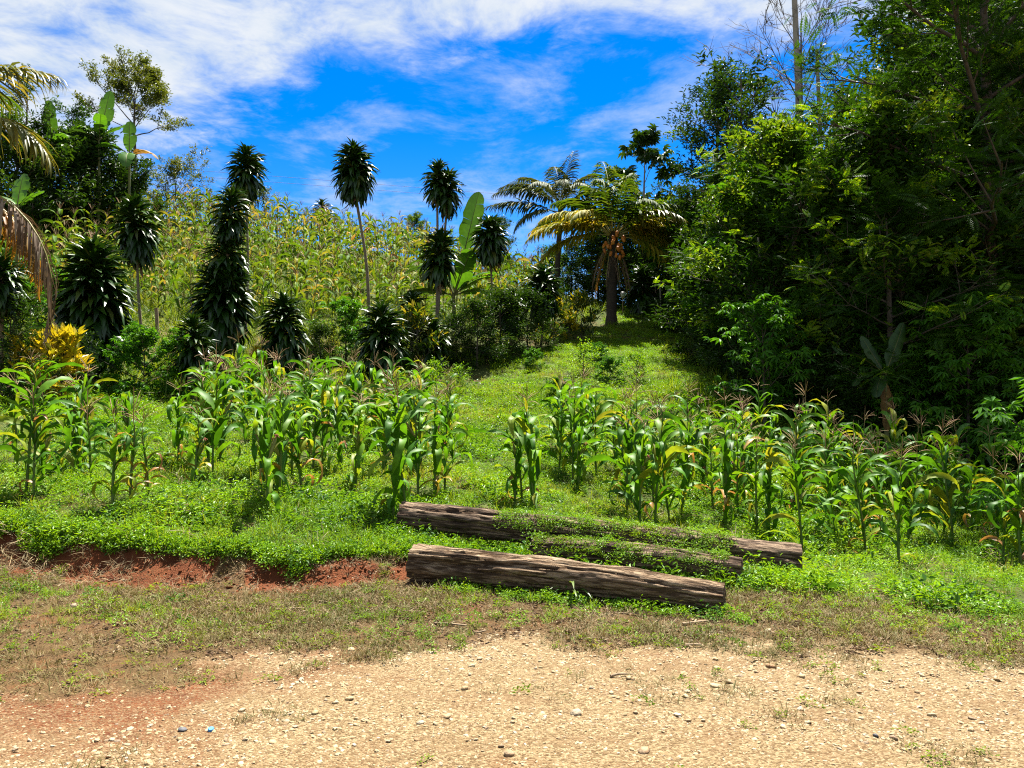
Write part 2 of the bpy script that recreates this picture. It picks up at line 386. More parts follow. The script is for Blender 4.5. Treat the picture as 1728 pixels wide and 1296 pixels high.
G = lambda r, g, b: (r, g, b)
MAT = dict(
    maize=leafmat('maize_leaf', [(0.0, G(.045, .155, .009)), (0.45, G(.090, .265, .011)), (0.85, G(.16, .345, .014)), (0.97, G(.32, .36, .03))], 0.42, rough=0.52, spec=.32, vein=0.22),
    maize_yellow=leafmat('maize_leaf_yellow', [(0.0, G(.20, .26, .02)), (0.4, G(.42, .36, .04)), (0.75, G(.45, .24, .05)), (1.0, G(.36, .17, .07))], 0.35, (1.2, 1.1, .7), vein=0.25),
    maize_dry=leafmat('maize_leaf_drying', [(0.0, G(.05, .13, .010)), (0.40, G(.10, .215, .012)), (0.66, G(.17, .26, .02)), (0.80, G(.32, .31, .05)), (0.92, G(.40, .30, .12)), (0.98, G(.30, .12, .05))], 0.32, rough=.7, spec=.2, patch=0.25),
    maize_stalk=barkmat('maize_stalk', G(.06, .14, .015), G(.16, .20, .04), (8, 8, 2), 0.6, 0.2),
    maize_dry_stalk=barkmat('maize_dry_stalk', G(.16, .15, .04), G(.34, .24, .09), (8, 8, 2), 0.7, 0.2),
    tassel=leafmat('maize_tassel', [(0.0, G(.34, .25, .10)), (0.6, G(.44, .30, .14)), (1.0, G(.36, .17, .09))], 0.2, (1, 1, .8), 0.7),
    husk=leafmat('maize_husk', [(0.0, G(.16, .25, .03)), (1.0, G(.34, .34, .08))], 0.2, vein=0.2),
    silk=plainmat('maize_silk', G(.20, .04, .02), G(.42, .13, .07), 40, 0.8),
    weed=leafmat('weed_leaf', [(0.0, G(.09, .24, .008)), (0.4, G(.17, .38, .010)), (0.8, G(.26, .48, .014)), (1.0, G(.36, .50, .03))], 0.38, rough=0.45, spec=.5, patch=0.4),
    grass=leafmat('grass_blade', [(0.0, G(.09, .20, .010)), (0.5, G(.19, .32, .016)), (0.85, G(.28, .34, .03)), (1.0, G(.38, .33, .08))], 0.36, rough=0.6, spec=.3, patch=0.5),
    drygrass=leafmat('dry_grass_blade', [(0.0, G(.06, .09, .014)), (0.3, G(.14, .14, .025)), (0.55, G(.21, .15, .045)), (0.8, G(.27, .19, .075)), (1.0, G(.10, .17, .016))], 0.2, (1, 1, .8), 0.7, patch=0.4),
    straw=leafmat('straw_leaf', [(0.0, G(.30, .20, .09)), (0.6, G(.46, .35, .18)), (1.0, G(.52, .44, .27))], 0.2, (1, 1, .9), 0.8),
    dracaena=leafmat('dracaena_leaf', [(0.0, G(.012, .042, .006)), (0.6, G(.024, .078, .008)), (0.92, G(.050, .115, .010)), (1.0, G(.11, .14, .03))], 0.12, rough=0.36, spec=0.6),
    dracaena_stem=barkmat('dracaena_stem', G(.13, .10, .06), G(.34, .28, .20), (10, 10, 3)),
    palm=leafmat('palm_leaflet', [(0.0, G(.030, .085, .008)), (0.6, G(.065, .14, .010)), (1.0, G(.14, .20, .02))], 0.36, rough=0.62, spec=0.2),
    palm_grey=leafmat('palm_leaflet_greyed', [(0.0, G(.045, .085, .025)), (0.6, G(.09, .13, .045)), (1.0, G(.16, .17, .075))], 0.22, rough=0.62, spec=0.2),
    palm_yellow=leafmat('palm_leaflet_yellowing', [(0.0, G(.16, .22, .014)), (0.5, G(.36, .36, .025)), (1.0, G(.60, .46, .05))], 0.42, (1.3, 1.1, .6), 0.6, .2),
    palm_olive=leafmat('palm_leaflet_olive', [(0.0, G(.09, .12, .014)), (0.5, G(.18, .19, .025)), (1.0, G(.34, .29, .05))], 0.3, (1.3, 1.1, .6), 0.4),
    weed_dark=leafmat('dark_weed_leaf', [(0.0, G(.035, .12, .012)), (0.6, G(.07, .20, .014)), (1.0, G(.13, .27, .02))], 0.32, rough=0.5, spec=.35, patch=0.3),
    litter=leafmat('leaf_litter', [(0.0, G(.07, .035, .018)), (0.5, G(.17, .09, .04)), (0.85, G(.28, .19, .10)), (1.0, G(.42, .32, .2))], 0.1, (1, 1, .9), 0.8),
    palm_dead=leafmat('palm_leaflet_dead', [(0.0, G(.09, .05, .025)), (0.5, G(.20, .125, .07)), (1.0, G(.34, .26, .18))], 0.15, (1, 1, .8), 0.8),
    palm_orange=leafmat('palm_leaflet_orange', [(0.0, G(.30, .13, .02)), (0.5, G(.48, .24, .03)), (1.0, G(.50, .33, .06))], 0.3, (1.3, 1, .5), 0.5),
    rachis=plainmat('palm_rachis', G(.22, .22, .05), G(.42, .34, .10), 5, 0.5),
    palm_trunk=barkmat('palm_trunk', G(.025, .020, .015), G(.10, .075, .05), (3, 3, 9)),
    coconut=plainmat('coconut_husk', G(.52, .15, .02), G(.75, .30, .05), 6, 0.5, 0.3),
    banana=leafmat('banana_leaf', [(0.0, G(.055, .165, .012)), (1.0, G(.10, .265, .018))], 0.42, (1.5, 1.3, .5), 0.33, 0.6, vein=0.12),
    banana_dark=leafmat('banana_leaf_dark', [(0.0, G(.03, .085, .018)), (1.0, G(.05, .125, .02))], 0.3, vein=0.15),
    banana_dead=leafmat('banana_leaf_dead', [(0.0, G(.22, .12, .03)), (1.0, G(.36, .22, .05))], 0.3, (1.2, 1, .6), 0.7, vein=0.3),
    banana_stem=barkmat('banana_stem', G(.09, .12, .03), G(.24, .22, .08), (4, 4, 1), 0.6),
    feather=leafmat('feathery_leaflet', [(0.0, G(.014, .052, .004)), (0.55, G(.030, .095, .005)), (0.9, G(.055, .145, .007)), (1.0, G(.11, .20, .012))], 0.36, (1.6, 1.35, .45), 0.55, .3, patch=0.45),
    feather_lit=leafmat('lit_feathery_leaflet', [(0.0, G(.11, .28, .010)), (0.6, G(.21, .42, .012)), (1.0, G(.36, .48, .02))], 0.40, (1.5, 1.3, .45), 0.55, .3),  # sunlight on the outer feathery sprays, put into the leaf colour
    young=leafmat('lit_tree_leaf', [(0.0, G(.08, .19, .010)), (0.6, G(.14, .28, .012)), (1.0, G(.24, .33, .02))], 0.36, rough=.5, spec=.35),  # the same painted sunlight for the tips of broad-leaved crowns
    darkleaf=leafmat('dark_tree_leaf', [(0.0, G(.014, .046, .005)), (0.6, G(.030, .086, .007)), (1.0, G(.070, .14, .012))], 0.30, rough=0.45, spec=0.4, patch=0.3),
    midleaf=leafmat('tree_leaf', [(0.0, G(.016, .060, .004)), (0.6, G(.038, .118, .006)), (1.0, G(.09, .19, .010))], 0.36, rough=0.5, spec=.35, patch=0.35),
    oliveleaf=leafmat('olive_tree_leaf', [(0.0, G(.06, .10, .015)), (0.6, G(.12, .17, .02)), (1.0, G(.20, .22, .035))], 0.33, rough=0.45, patch=0.3),
    cassava=leafmat('cassava_leaf', [(0.0, G(.035, .14, .010)), (0.6, G(.075, .25, .010)), (1.0, G(.14, .34, .014))], 0.40, rough=.5, spec=.35, patch=0.3),
    croton=leafmat('croton_leaf', [(0.0, G(.10, .14, .012)), (0.12, G(.36, .34, .015)), (0.45, G(.72, .56, .02)), (0.8, G(.70, .60, .03)), (1.0, G(.70, .44, .02))], 0.3, (1.2, 1.1, .6), 0.35, 0.6),
    croton_green=leafmat('croton_leaf_green', [(0.0, G(.03, .08, .01)), (0.62, G(.06, .12, .012)), (0.78, G(.30, .33, .02)), (1.0, G(.50, .40, .03))], 0.28, rough=0.33, spec=0.6),
    bark=barkmat('tree_bark', G(.05, .042, .03), G(.16, .13, .10), (5, 5, 1.2)),
    palebark=barkmat('pale_bark', G(.24, .22, .18), G(.46, .42, .36), (3, 3, 1.0), 0.85, 0.3),
    twig=barkmat('dead_twig', G(.12, .09, .08), G(.25, .20, .17), (5, 5, 2), 0.9, 0.2),
    twig_pale=barkmat('grey_twig', G(.10, .085, .075), G(.24, .20, .17), (5, 5, 2), 0.9, 0.2),
    stick=barkmat('dry_stick', G(.20, .13, .07), G(.46, .36, .24), (4, 20, 20), 0.9, 0.4),
    stone=None, log=None, logend=None, ground=None)

def stonemat():
    m, t, o = newmat('stone')
    ge, oi, tc = N(t, 'ShaderNodeNewGeometry'), N(t, 'ShaderNodeObjectInfo'), N(t, 'ShaderNodeTexCoord')
    f = mth(t, 'FRACT', mth(t, 'ADD', mth(t, 'MULTIPLY', oi.outputs['Random'], 7.0), ge.outputs['Random Per Island']))
    c = ramp(t, f, [(0.0, G(.40, .295, .155)), (0.3, G(.48, .37, .205)), (0.55, G(.55, .45, .27)), (0.72, G(.30, .18, .085)), (0.84, G(.52, .45, .32)), (0.95, G(.30, .21, .12)), (1.0, G(.22, .17, .12))])
    nz = tnoise(t, 1.6, 4, 0.6, tc.outputs['Object'])
    c = mixc(t, maprange(t, nz, 0.45, 0.72), c, mixc(t, 0.6, c, G(.18, .085, .034)))
    p = N(t, 'ShaderNodeBsdfPrincipled', i_Roughness=0.82); p.inputs['Specular IOR Level'].default_value = 0.3
    t.links.new(c, p.inputs['Base Color'])
    bp = N(t, 'ShaderNodeBump', i_Strength=0.4, i_Distance=0.05); t.links.new(nz, bp.inputs['Height']); t.links.new(bp.outputs[0], p.inputs['Normal'])
    t.links.new(p.outputs[0], o.inputs[0])
    return m
MAT['stone'] = stonemat()
MAT['stone_grey'] = plainmat('slate_stone', G(.07, .07, .08), G(.16, .16, .17), 8, 0.7)

MAT['clod'] = plainmat('earth_clod', G(.12, .035, .013), G(.22, .075, .028), 5, .95, .1)

def groundmat():
    """bare ground: gravel grit, red earth, dry verge and plant-covered soil, told apart by the land's own zones"""
    m, t, o = newmat('ground')
    ge = N(t, 'ShaderNodeNewGeometry'); pos = ge.outputs['Position']
    def zone(name):
        a = N(t, 'ShaderNodeAttribute', attribute_name=name); return a.outputs['Fac']
    n_fine, n_mid, n_big = tnoise(t, 55, 5, 0.7, pos), tnoise(t, 7, 5, 0.6, pos), tnoise(t, 1.1, 4, 0.55, pos)
    vor = N(t, 'ShaderNodeTexVoronoi', i_Scale=85.0); t.links.new(pos, vor.inputs['Vector'])
    vsep = N(t, 'ShaderNodeSeparateColor'); t.links.new(vor.outputs['Color'], vsep.inputs[0])
    grit = ramp(t, vsep.outputs[0], [(0.0, G(.145, .09, .04)), (0.35, G(.25, .17, .082)), (0.7, G(.34, .245, .125)), (1.0, G(.43, .33, .19))])
    grit = mixc(t, maprange(t, n_fine, 0.5, 0.75), grit, G(.12, .062, .028))
    earth = ramp(t, n_mid, [(0.3, G(.12, .034, .012)), (0.6, G(.19, .058, .019)), (0.8, G(.25, .10, .04))])
    earth = mixc(t, maprange(t, n_fine, 0.52, 0.8), earth, G(.08, .022, .008))
    verge = ramp(t, mth(t, 'ADD', mth(t, 'MULTIPLY', n_fine, 0.6), mth(t, 'MULTIPLY', n_mid, 0.4)), [(0.30, G(.075, .042, .018)), (0.5, G(.135, .080, .032)), (0.7, G(.19, .13, .05))])
    soil = ramp(t, n_mid, [(0.3, G(.055, .070, .014)), (0.65, G(.085, .115, .018)), (0.85, G(.15, .13, .04))])
    redmix = maprange(t, mth(t, 'ADD', n_big, mth(t, 'MULTIPLY', zone('earth'), 0.36)), 0.54, 0.84)
    mr = N(t, 'ShaderNodeMapping'); mr.inputs['Scale'].default_value = (0.45, 2.2, 1); t.links.new(pos, mr.inputs[0])
    worn = tnoise(t, 1.3, 5, .6, mr.outputs[0])
    grit = mixc(t, maprange(t, worn, .50, .68), grit, mixc(t, .55, grit, G(.13, .075, .035)))
    road = mixc(t, redmix, grit, mixc(t, maprange(t, n_fine, 0.4, 0.65), earth, grit))
    def edge(z, w=0.35): return maprange(t, mth(t, 'ADD', z, mth(t, 'MULTIPLY', mth(t, 'SUBTRACT', n_mid, 0.5), w * 2)), 0.35, 0.65)
    c = mixc(t, edge(zone('field')), verge, soil)
    c = mixc(t, maprange(t, mth(t, 'ADD', n_big, mth(t, 'MULTIPLY', mth(t, 'SUBTRACT', n_mid, .5), .6)), 0.52, 0.68), c, mixc(t, 0.45, c, earth))
    c = mixc(t, edge(zone('bank'), 0.15), c, earth)
    rz = mth(t, 'ADD', zone('road'), mth(t, 'ADD', mth(t, 'MULTIPLY', mth(t, 'SUBTRACT', n_fine, .5), 1.5), mth(t, 'MULTIPLY', mth(t, 'SUBTRACT', n_mid, .5), .8)))
    c = mixc(t, maprange(t, rz, 0.30, 0.70), c, road)
    p = N(t, 'ShaderNodeBsdfPrincipled', i_Roughness=0.95); p.inputs['Specular IOR Level'].default_value = 0.15
    t.links.new(c, p.inputs['Base Color'])
    hgt = mth(t, 'ADD', mth(t, 'MULTIPLY', vor.outputs['Distance'], -0.8), n_fine)
    bp = N(t, 'ShaderNodeBump', i_Strength=0.9, i_Distance=0.018); t.links.new(hgt, bp.inputs['Height']); t.links.new(bp.outputs[0], p.inputs['Normal'])
    t.links.new(p.outputs[0], o.inputs[0])
    return m
MAT['ground'] = groundmat()

def logmat(name, a, b, c):
    m, t, o = newmat(name)
    tc = N(t, 'ShaderNodeTexCoord')
    mp = N(t, 'ShaderNodeMapping'); mp.inputs['Scale'].default_value = (1.5, 14, 14); t.links.new(tc.outputs['Object'], mp.inputs[0])
    n1, n2 = tnoise(t, 2.2, 7, 0.72, mp.outputs[0], 0.5), tnoise(t, 2.0, 4, 0.6, tc.outputs['Object'])
    mv = N(t, 'ShaderNodeMapping'); mv.inputs['Scale'].default_value = (2.6, 26, 26); t.links.new(tc.outputs['Object'], mv.inputs[0])
    vo = N(t, 'ShaderNodeTexVoronoi', feature='DISTANCE_TO_EDGE', i_Scale=1.0); t.links.new(mv.outputs[0], vo.inputs['Vector'])
    plate = maprange(t, mth(t, 'ADD', vo.outputs['Distance'], mth(t, 'MULTIPLY', mth(t, 'SUBTRACT', n1, .5), .8)), -0.05, 0.16)
    n1 = mth(t, 'MULTIPLY', n1, mth(t, 'ADD', mth(t, 'MULTIPLY', plate, .40), .60))
    col = ramp(t, n1, [(0.20, a), (0.42, b), (0.62, c)])
    col = mixc(t, maprange(t, n2, 0.5, 0.72), col, mixc(t, 0.65, col, a))
    p = N(t, 'ShaderNodeBsdfPrincipled', i_Roughness=0.9); p.inputs['Specular IOR Level'].default_value = 0.2
    t.links.new(col, p.inputs['Base Color'])
    bp = N(t, 'ShaderNodeBump', i_Strength=1.0, i_Distance=0.06); t.links.new(n1, bp.inputs['Height']); t.links.new(bp.outputs[0], p.inputs['Normal'])
    t.links.new(p.outputs[0], o.inputs[0])
    return m
MAT['log'] = logmat('log_bark', G(.045, .025, .013), G(.25, .155, .085), G(.62, .46, .30))
MAT['log_dark'] = logmat('log_bark_dark', G(.035, .021, .013), G(.17, .105, .065), G(.44, .32, .21))
MAT['logend'] = barkmat('log_end_grain', G(.06, .04, .025), G(.22, .15, .09), (3, 14, 14))

# ------------------------------------------------------------------ the ground: one sheet, cut where road, bank and grassy way meet
def road_edge(x):
    return np.interp(x, [-6, -3.2, -1.9, -0.9, 0.3, 1.6, 2.8, 4.5], [3.6, 4.15, 4.7, 5.15, 5.35, 5.2, 4.95, 4.6]) + 0.20 * (fbm(x * 1.4, x * 0 + 8, 41, 4) - 0.5) * 2
def zones(x, y):
    n = fbm(x * 2.2, y * 2.2, 61, 4) - 0.5
    rd = sstep(0.42, -0.42, (y - road_edge(x)) + n * 1.1)
    yb = bank_y(x)
    bank = sstep(-0.45, -0.12, y - yb) * sstep(0.22, 0.08, y - yb) * sstep(-0.25, -0.7, x + n * 1.2) * sstep(.40, .52, fbm(x * 1.6, y * .5, 71, 4) + .09)
    front = np.interp(x, [-9, -0.9, -0.2, 0.5, 2.4, 3.4, 6], [8.7, 7.3, 7.2, 7.0, 6.5, 6.05, 5.6])
    front = np.where(x < -0.9, yb + 0.12, front)
    fld = sstep(-0.1, 0.25, y - front + n * 0.5)
    earth = np.clip(sstep(-0.2, -2.6, x) * sstep(3.0, 4.2, y) * 1.0 + sstep(0.15, 0.7, n + 0.3) * 0.25, 0, 1)
    way = sstep(1.15, 0.75, np.abs(x - np.interp(y, [9, 16, 19, 22, 27, 33, 40], [-0.3, -0.1, 1.2, 2.3, 3.9, 5.75, 7.5])) / np.interp(y, [9, 16, 19, 22, 27, 33, 40], [0.7, 1.2, 2.6, 3.3, 2.5, 1.7, 1.7]) + n * .4)
    return rd, bank, fld, earth, way
def graded(a, lo, hi, b, step, grow):
    c = list(np.arange(lo, hi, step)); s, v = step, lo
    left = []
    while v > a: s *= grow; v -= s; left.append(v)
    s, v = step, c[-1]
    while v < b: s *= grow; v += s; c.append(v)
    return np.array(left[::-1] + c)
def build_ground():
    gx, gy = graded(-420, -7.5, 7.5, 420, 0.07, 1.06), graded(-120, 2.7, 10.5, 620, 0.055, 1.035)
    X, Y = np.meshgrid(gx, gy)
    Z = H(X, Y)
    rd, bank, fld, earth, way = zones(X, Y)
    V = np.stack([X, Y, Z], -1).reshape(-1, 3)
    ny, nx = X.shape
    i, j = np.meshgrid(np.arange(ny - 1), np.arange(nx - 1), indexing='ij')
    a = (i * nx + j).ravel()
    Fq = np.stack([a, a + 1, a + nx + 1, a + nx], 1)
    fc = lambda A: A[i, j].ravel()
    jit = fbm(fc(X) * 3, fc(Y) * 3, 91, 3) - 0.5
    is_road = (fc(rd) + jit * 0.3 > 0.5)
    is_bank = (fc(bank) > 0.5) & ~is_road
    is_way = (fc(Y) > 17.5) & (fc(way) + jit * .4 > 0.5) & (fc(Y) < 44)
    rest = ~(is_road | is_bank | is_way)
    out = {}
    for name, sel in (('ground', rest), ('gravel_road', is_road), ('earth_bank', is_bank), ('grass_path', is_way)):
        f = Fq[sel]
        ids, inv = np.unique(f, return_inverse=True)
        g = Geo(); g.add(V[ids], inv.reshape(f.shape))
        me = g.mesh(name, MAT['ground'])
        for zn, A in (('road', rd), ('bank', bank), ('field', fld), ('earth', earth)):
            at_ = me.attributes.new(zn, 'FLOAT', 'POINT'); at_.data.foreach_set('value', A.ravel()[ids].astype(np.float32))
        out[name] = obj(name, me, kind='structure')
    tag(out['ground'], 'soil of the maize plot, verge and hillside'); tag(out['gravel_road'], 'pale stony gravel road across the foreground')
    tag(out['earth_bank'], 'low cut bank of bare red earth below the weeds'); tag(out['grass_path'], 'grassy way climbing to the coconut palms')
    return out
GROUND = build_ground()
# ------------------------------------------------------------------ leaf templates: +Y along the leaf, +Z its upper side, length 1
def t_oval(w=0.42, fold=0.10, droop=0.12):
    h = w / 2
    V = [(0, 0, 0), (h * .8, .3, fold), (h, .6, fold - droop * .3), (0, 1, -droop), (-h, .6, fold - droop * .3), (-h * .8, .3, fold)]
    return np.array(V), np.array([(0, 1, 2, 3), (0, 3, 4, 5)])
def t_diamond(w=0.35, fold=0.08):
    return np.array([(0, 0, 0), (w / 2, .5, fold), (0, 1, -.05), (-w / 2, .5, fold)]), np.array([(0, 1, 2, 3)])
def merge(parts):
    V, F, n = [], [], 0
    for v, f in parts: V.append(v); F.append(f + n); n += len(v)
    return np.concatenate(V), np.concatenate(F)
def place_t(T, d, p, size, up=(0, 0, 1), roll=0.0):
    M = frames(np.array([d]), up, np.array([roll]), size)[0]
    return T[0] @ M.T + np.array(p), T[1]
def t_pinnate(pairs=11, leaflet=0.21, w=0.36, droop=0.25):
    L = t_diamond(w, 0.06); out = []
    for k in range(pairs):
        t = (k + 1.2) / (pairs + 1)
        y, z = t, -droop * t * t
        s = leaflet * math.sin(math.pi * (0.25 + 0.65 * t)) * 1.1
        for sgn in (-1, 1): out.append(place_t(L, (sgn, 0.45, -0.25 - 0.15 * t), (0, y, z), s))
    out.append(place_t(L, (0, 1, -0.4), (0, 0.97, -droop * .94), leaflet * .8))
    out.append((np.array([(-.008, 0, 0), (.008, 0, 0), (.004, 1, -droop), (-.004, 1, -droop)]), np.array([(0, 1, 2, 3)])))
    return merge(out)
def t_palmate(lobes=7, w=0.30, droop=0.35, span=2.5):
    L = t_oval(w, 0.05, 0.25); out = []
    for a in np.linspace(-span, span, lobes):
        out.append(place_t(L, (math.sin(a), math.cos(a), -droop), (0, 0.35, 0), 0.65 * (1 - 0.10 * abs(a))))
    return merge(out)
def t_strap(seg=4, w=0.13, a0=0.25, a1=-0.9, fold=0.22, wide=0.4):
    """arching strap leaf: rises at angle a0, ends at angle a1 (radians from level)"""
    t = np.linspace(0, 1, seg + 1); a = a0 + (a1 - a0) * t
    y = np.concatenate([[0], np.cumsum(np.cos((a[1:] + a[:-1]) / 2) / seg)]); z = np.concatenate([[0], np.cumsum(np.sin((a[1:] + a[:-1]) / 2) / seg)])
    prof = np.interp(t, [0, .15, wide, .75, 1], [.35, .7, 1, .75, .04]) * w / 2
    V, F = [], []
    for k in range(seg + 1):
        nz, ny = math.cos(a[k]), -math.sin(a[k])
        up = prof[k] * fold * 2
        V += [(-prof[k], y[k] + ny * up, z[k] + nz * up), (0, y[k], z[k]), (prof[k], y[k] + ny * up, z[k] + nz * up)]
    for k in range(seg):
        b = 3 * k
        F += [(b, b + 1, b + 4, b + 3), (b + 1, b + 2, b + 5, b + 4)]
    return np.array(V), np.array(F)

def rdir(n, el_lo, el_hi, r=rng):
    az, el = r.uniform(0, 2 * np.pi, n), np.radians(r.uniform(el_lo, el_hi, n))
    return np.stack([np.cos(az) * np.cos(el), np.sin(az) * np.cos(el), np.sin(el)], 1)

# ------------------------------------------------------------------ scattered cover (weeds, grass, grit): real meshes set on points
_srcs = {}
def scatter(name, P, rot, scale, idx, meshes, label=None, parent=None):
    """one object of cover: every point carries one of the small meshes"""
    key = tuple(m.name for m in meshes)
    if key not in _srcs:
        c = bpy.data.collections.new('cover_sources')
        for k, m in enumerate(meshes): c.objects.link(bpy.data.objects.new('cover_source_%03d' % k + '_' + m.name, m))
        _srcs[key] = c
    coll = _srcs[key]
    me = bpy.data.meshes.new(name)
    me.vertices.add(len(P)); me.vertices.foreach_set('co', np.asarray(P, np.float32).ravel())
    for nm, typ, A, fld in (('turn', 'FLOAT_VECTOR', rot, 'vector'), ('size', 'FLOAT', scale, 'value'), ('pick', 'INT', idx, 'value')):
        a = me.attributes.new(nm, typ, 'POINT'); a.data.foreach_set(fld, np.asarray(A, np.int32 if typ == 'INT' else np.float32).ravel())
    o = obj(name, me, parent, kind='stuff')
    if label: o['label'] = label
    t = bpy.data.node_groups.new(name + '_cover', 'GeometryNodeTree')
    t.interface.new_socket('Geometry', in_out='INPUT', socket_type='NodeSocketGeometry')
    t.interface.new_socket('Geometry', in_out='OUTPUT', socket_type='NodeSocketGeometry')
    gi, go = t.nodes.new('NodeGroupInput'), t.nodes.new('NodeGroupOutput')
    ci = t.nodes.new('GeometryNodeCollectionInfo'); ci.inputs['Collection'].default_value = coll
    ci.inputs['Separate Children'].default_value = True; ci.inputs['Reset Children'].default_value = True
    ip = t.nodes.new('GeometryNodeInstanceOnPoints'); ip.inputs['Pick Instance'].default_value = True
    m2p = t.nodes.new('GeometryNodeMeshToPoints')
    t.links.new(gi.outputs[0], m2p.inputs['Mesh']); t.links.new(m2p.outputs[0], ip.inputs['Points'])
    t.links.new(ci.outputs[0], ip.inputs['Instance'])
    for nm, typ, sock in (('turn', 'FLOAT_VECTOR', 'Rotation'), ('size', 'FLOAT', 'Scale'), ('pick', 'INT', 'Instance Index')):
        a = t.nodes.new('GeometryNodeInputNamedAttribute'); a.data_type = typ; a.inputs['Name'].default_value = nm
        t.links.new(a.outputs[0], ip.inputs[sock])
    t.links.new(ip.outputs[0], go.inputs[0])
    md = o.modifiers.new('cover', 'NODES'); md.node_group = t
    return o
def scatter_on(name, X, Y, size, meshes, label=None, tilt=0.15, sink=0.0, parent=None, r=rng):
    n = len(X)
    Z = H(X, Y) - sink
    rot = np.stack([r.normal(0, tilt, n), r.normal(0, tilt, n), r.uniform(0, 6.283, n)], 1)
    return scatter(name, np.stack([X, Y, Z], 1), rot, size, r.integers(0, len(meshes), n), meshes, label, parent)

def clump_mesh(name, mat, n, rad, hgt, leaf, T, el=(-10, 50), seed=0):
    """a small plant of many leaves spread over a low mound"""
    r = np.random.default_rng(seed)
    a, q = r.uniform(0, 6.283, n), np.sqrt(r.uniform(0, 1, n)) * rad
    z = r.uniform(0.15, 1, n) * hgt * (1 - 0.6 * (q / rad) ** 2)
    P = np.stack([np.cos(a) * q, np.sin(a) * q, z], 1)
    D = rdir(n, *el, r=r) + 0.5 * np.stack([np.cos(a), np.sin(a), 0 * a], 1)
    g = Geo(); g.spread(*T, frames(D, (0, 0, 1), r.normal(0, .4, n), leaf * r.uniform(.6, 1.25, n)), P)
    return g.mesh(name, mat, smooth=False)
def tuft_mesh(name, mat, n, rad, hgt, w, seed=0, lean=(45, 88), bend=(-0.2, -0.9)):
    r = np.random.default_rng(seed); g = Geo()
    for k in range(3):
        T = t_strap(3, w / hgt, 0.0, bend[0] + (bend[1] - bend[0]) * k / 2, 0.15, .3)
        m = n // 3
        P = np.stack([r.normal(0, rad, m), r.normal(0, rad, m), np.zeros(m)], 1)
        g.spread(*T, frames(rdir(m, *lean, r=r), (0, 0, 1), None, hgt * r.uniform(.45, 1.1, m)), P)
    return g.mesh(name, mat)

# ------------------------------------------------------------------ maize
def maize_leaf(L, w, a0, a1, twist, seed, seg=9, fold=0.35, kink=0.0):
    r = np.random.default_rng(seed)
    t = np.linspace(0, 1, seg + 1); a = a0 + (a1 - a0) * t ** 1.4
    if kink: a = np.where(t > kink, a - 1.1, a)
    am = (a[1:] + a[:-1]) / 2
    y, z = np.concatenate([[0], np.cumsum(np.cos(am)) * L / seg]), np.concatenate([[0], np.cumsum(np.sin(am)) * L / seg])
    x = np.sin(t * 2.2) * 0.05 * L * r.uniform(-1, 1)
    prof = np.interp(t, [0, .08, .35, .6, .85, 1], [.55, .8, 1, .85, .45, .03]) * w / 2
    V = []
    for k in range(seg + 1):
        tw = twist * t[k] ** 1.3
        n = np.array([0, -math.sin(a[k]), math.cos(a[k])]); s = np.array([1.0, 0, 0])
        s2, n2 = s * math.cos(tw) + n * math.sin(tw), n * math.cos(tw) - s * math.sin(tw)
        c = np.array([x[k], y[k], z[k]]); up = prof[k] * fold
        wv = 0.14 * w * math.sin(k * 2.1 + seed)
        V += [c - s2 * prof[k] + n2 * (up + wv), c, c + s2 * prof[k] + n2 * (up - wv)]
    F = []
    for k in range(seg):
        b = 3 * k; F += [(b, b + 1, b + 4, b + 3), (b + 1, b + 2, b + 5, b + 4)]
    return np.array(V), np.array(F)
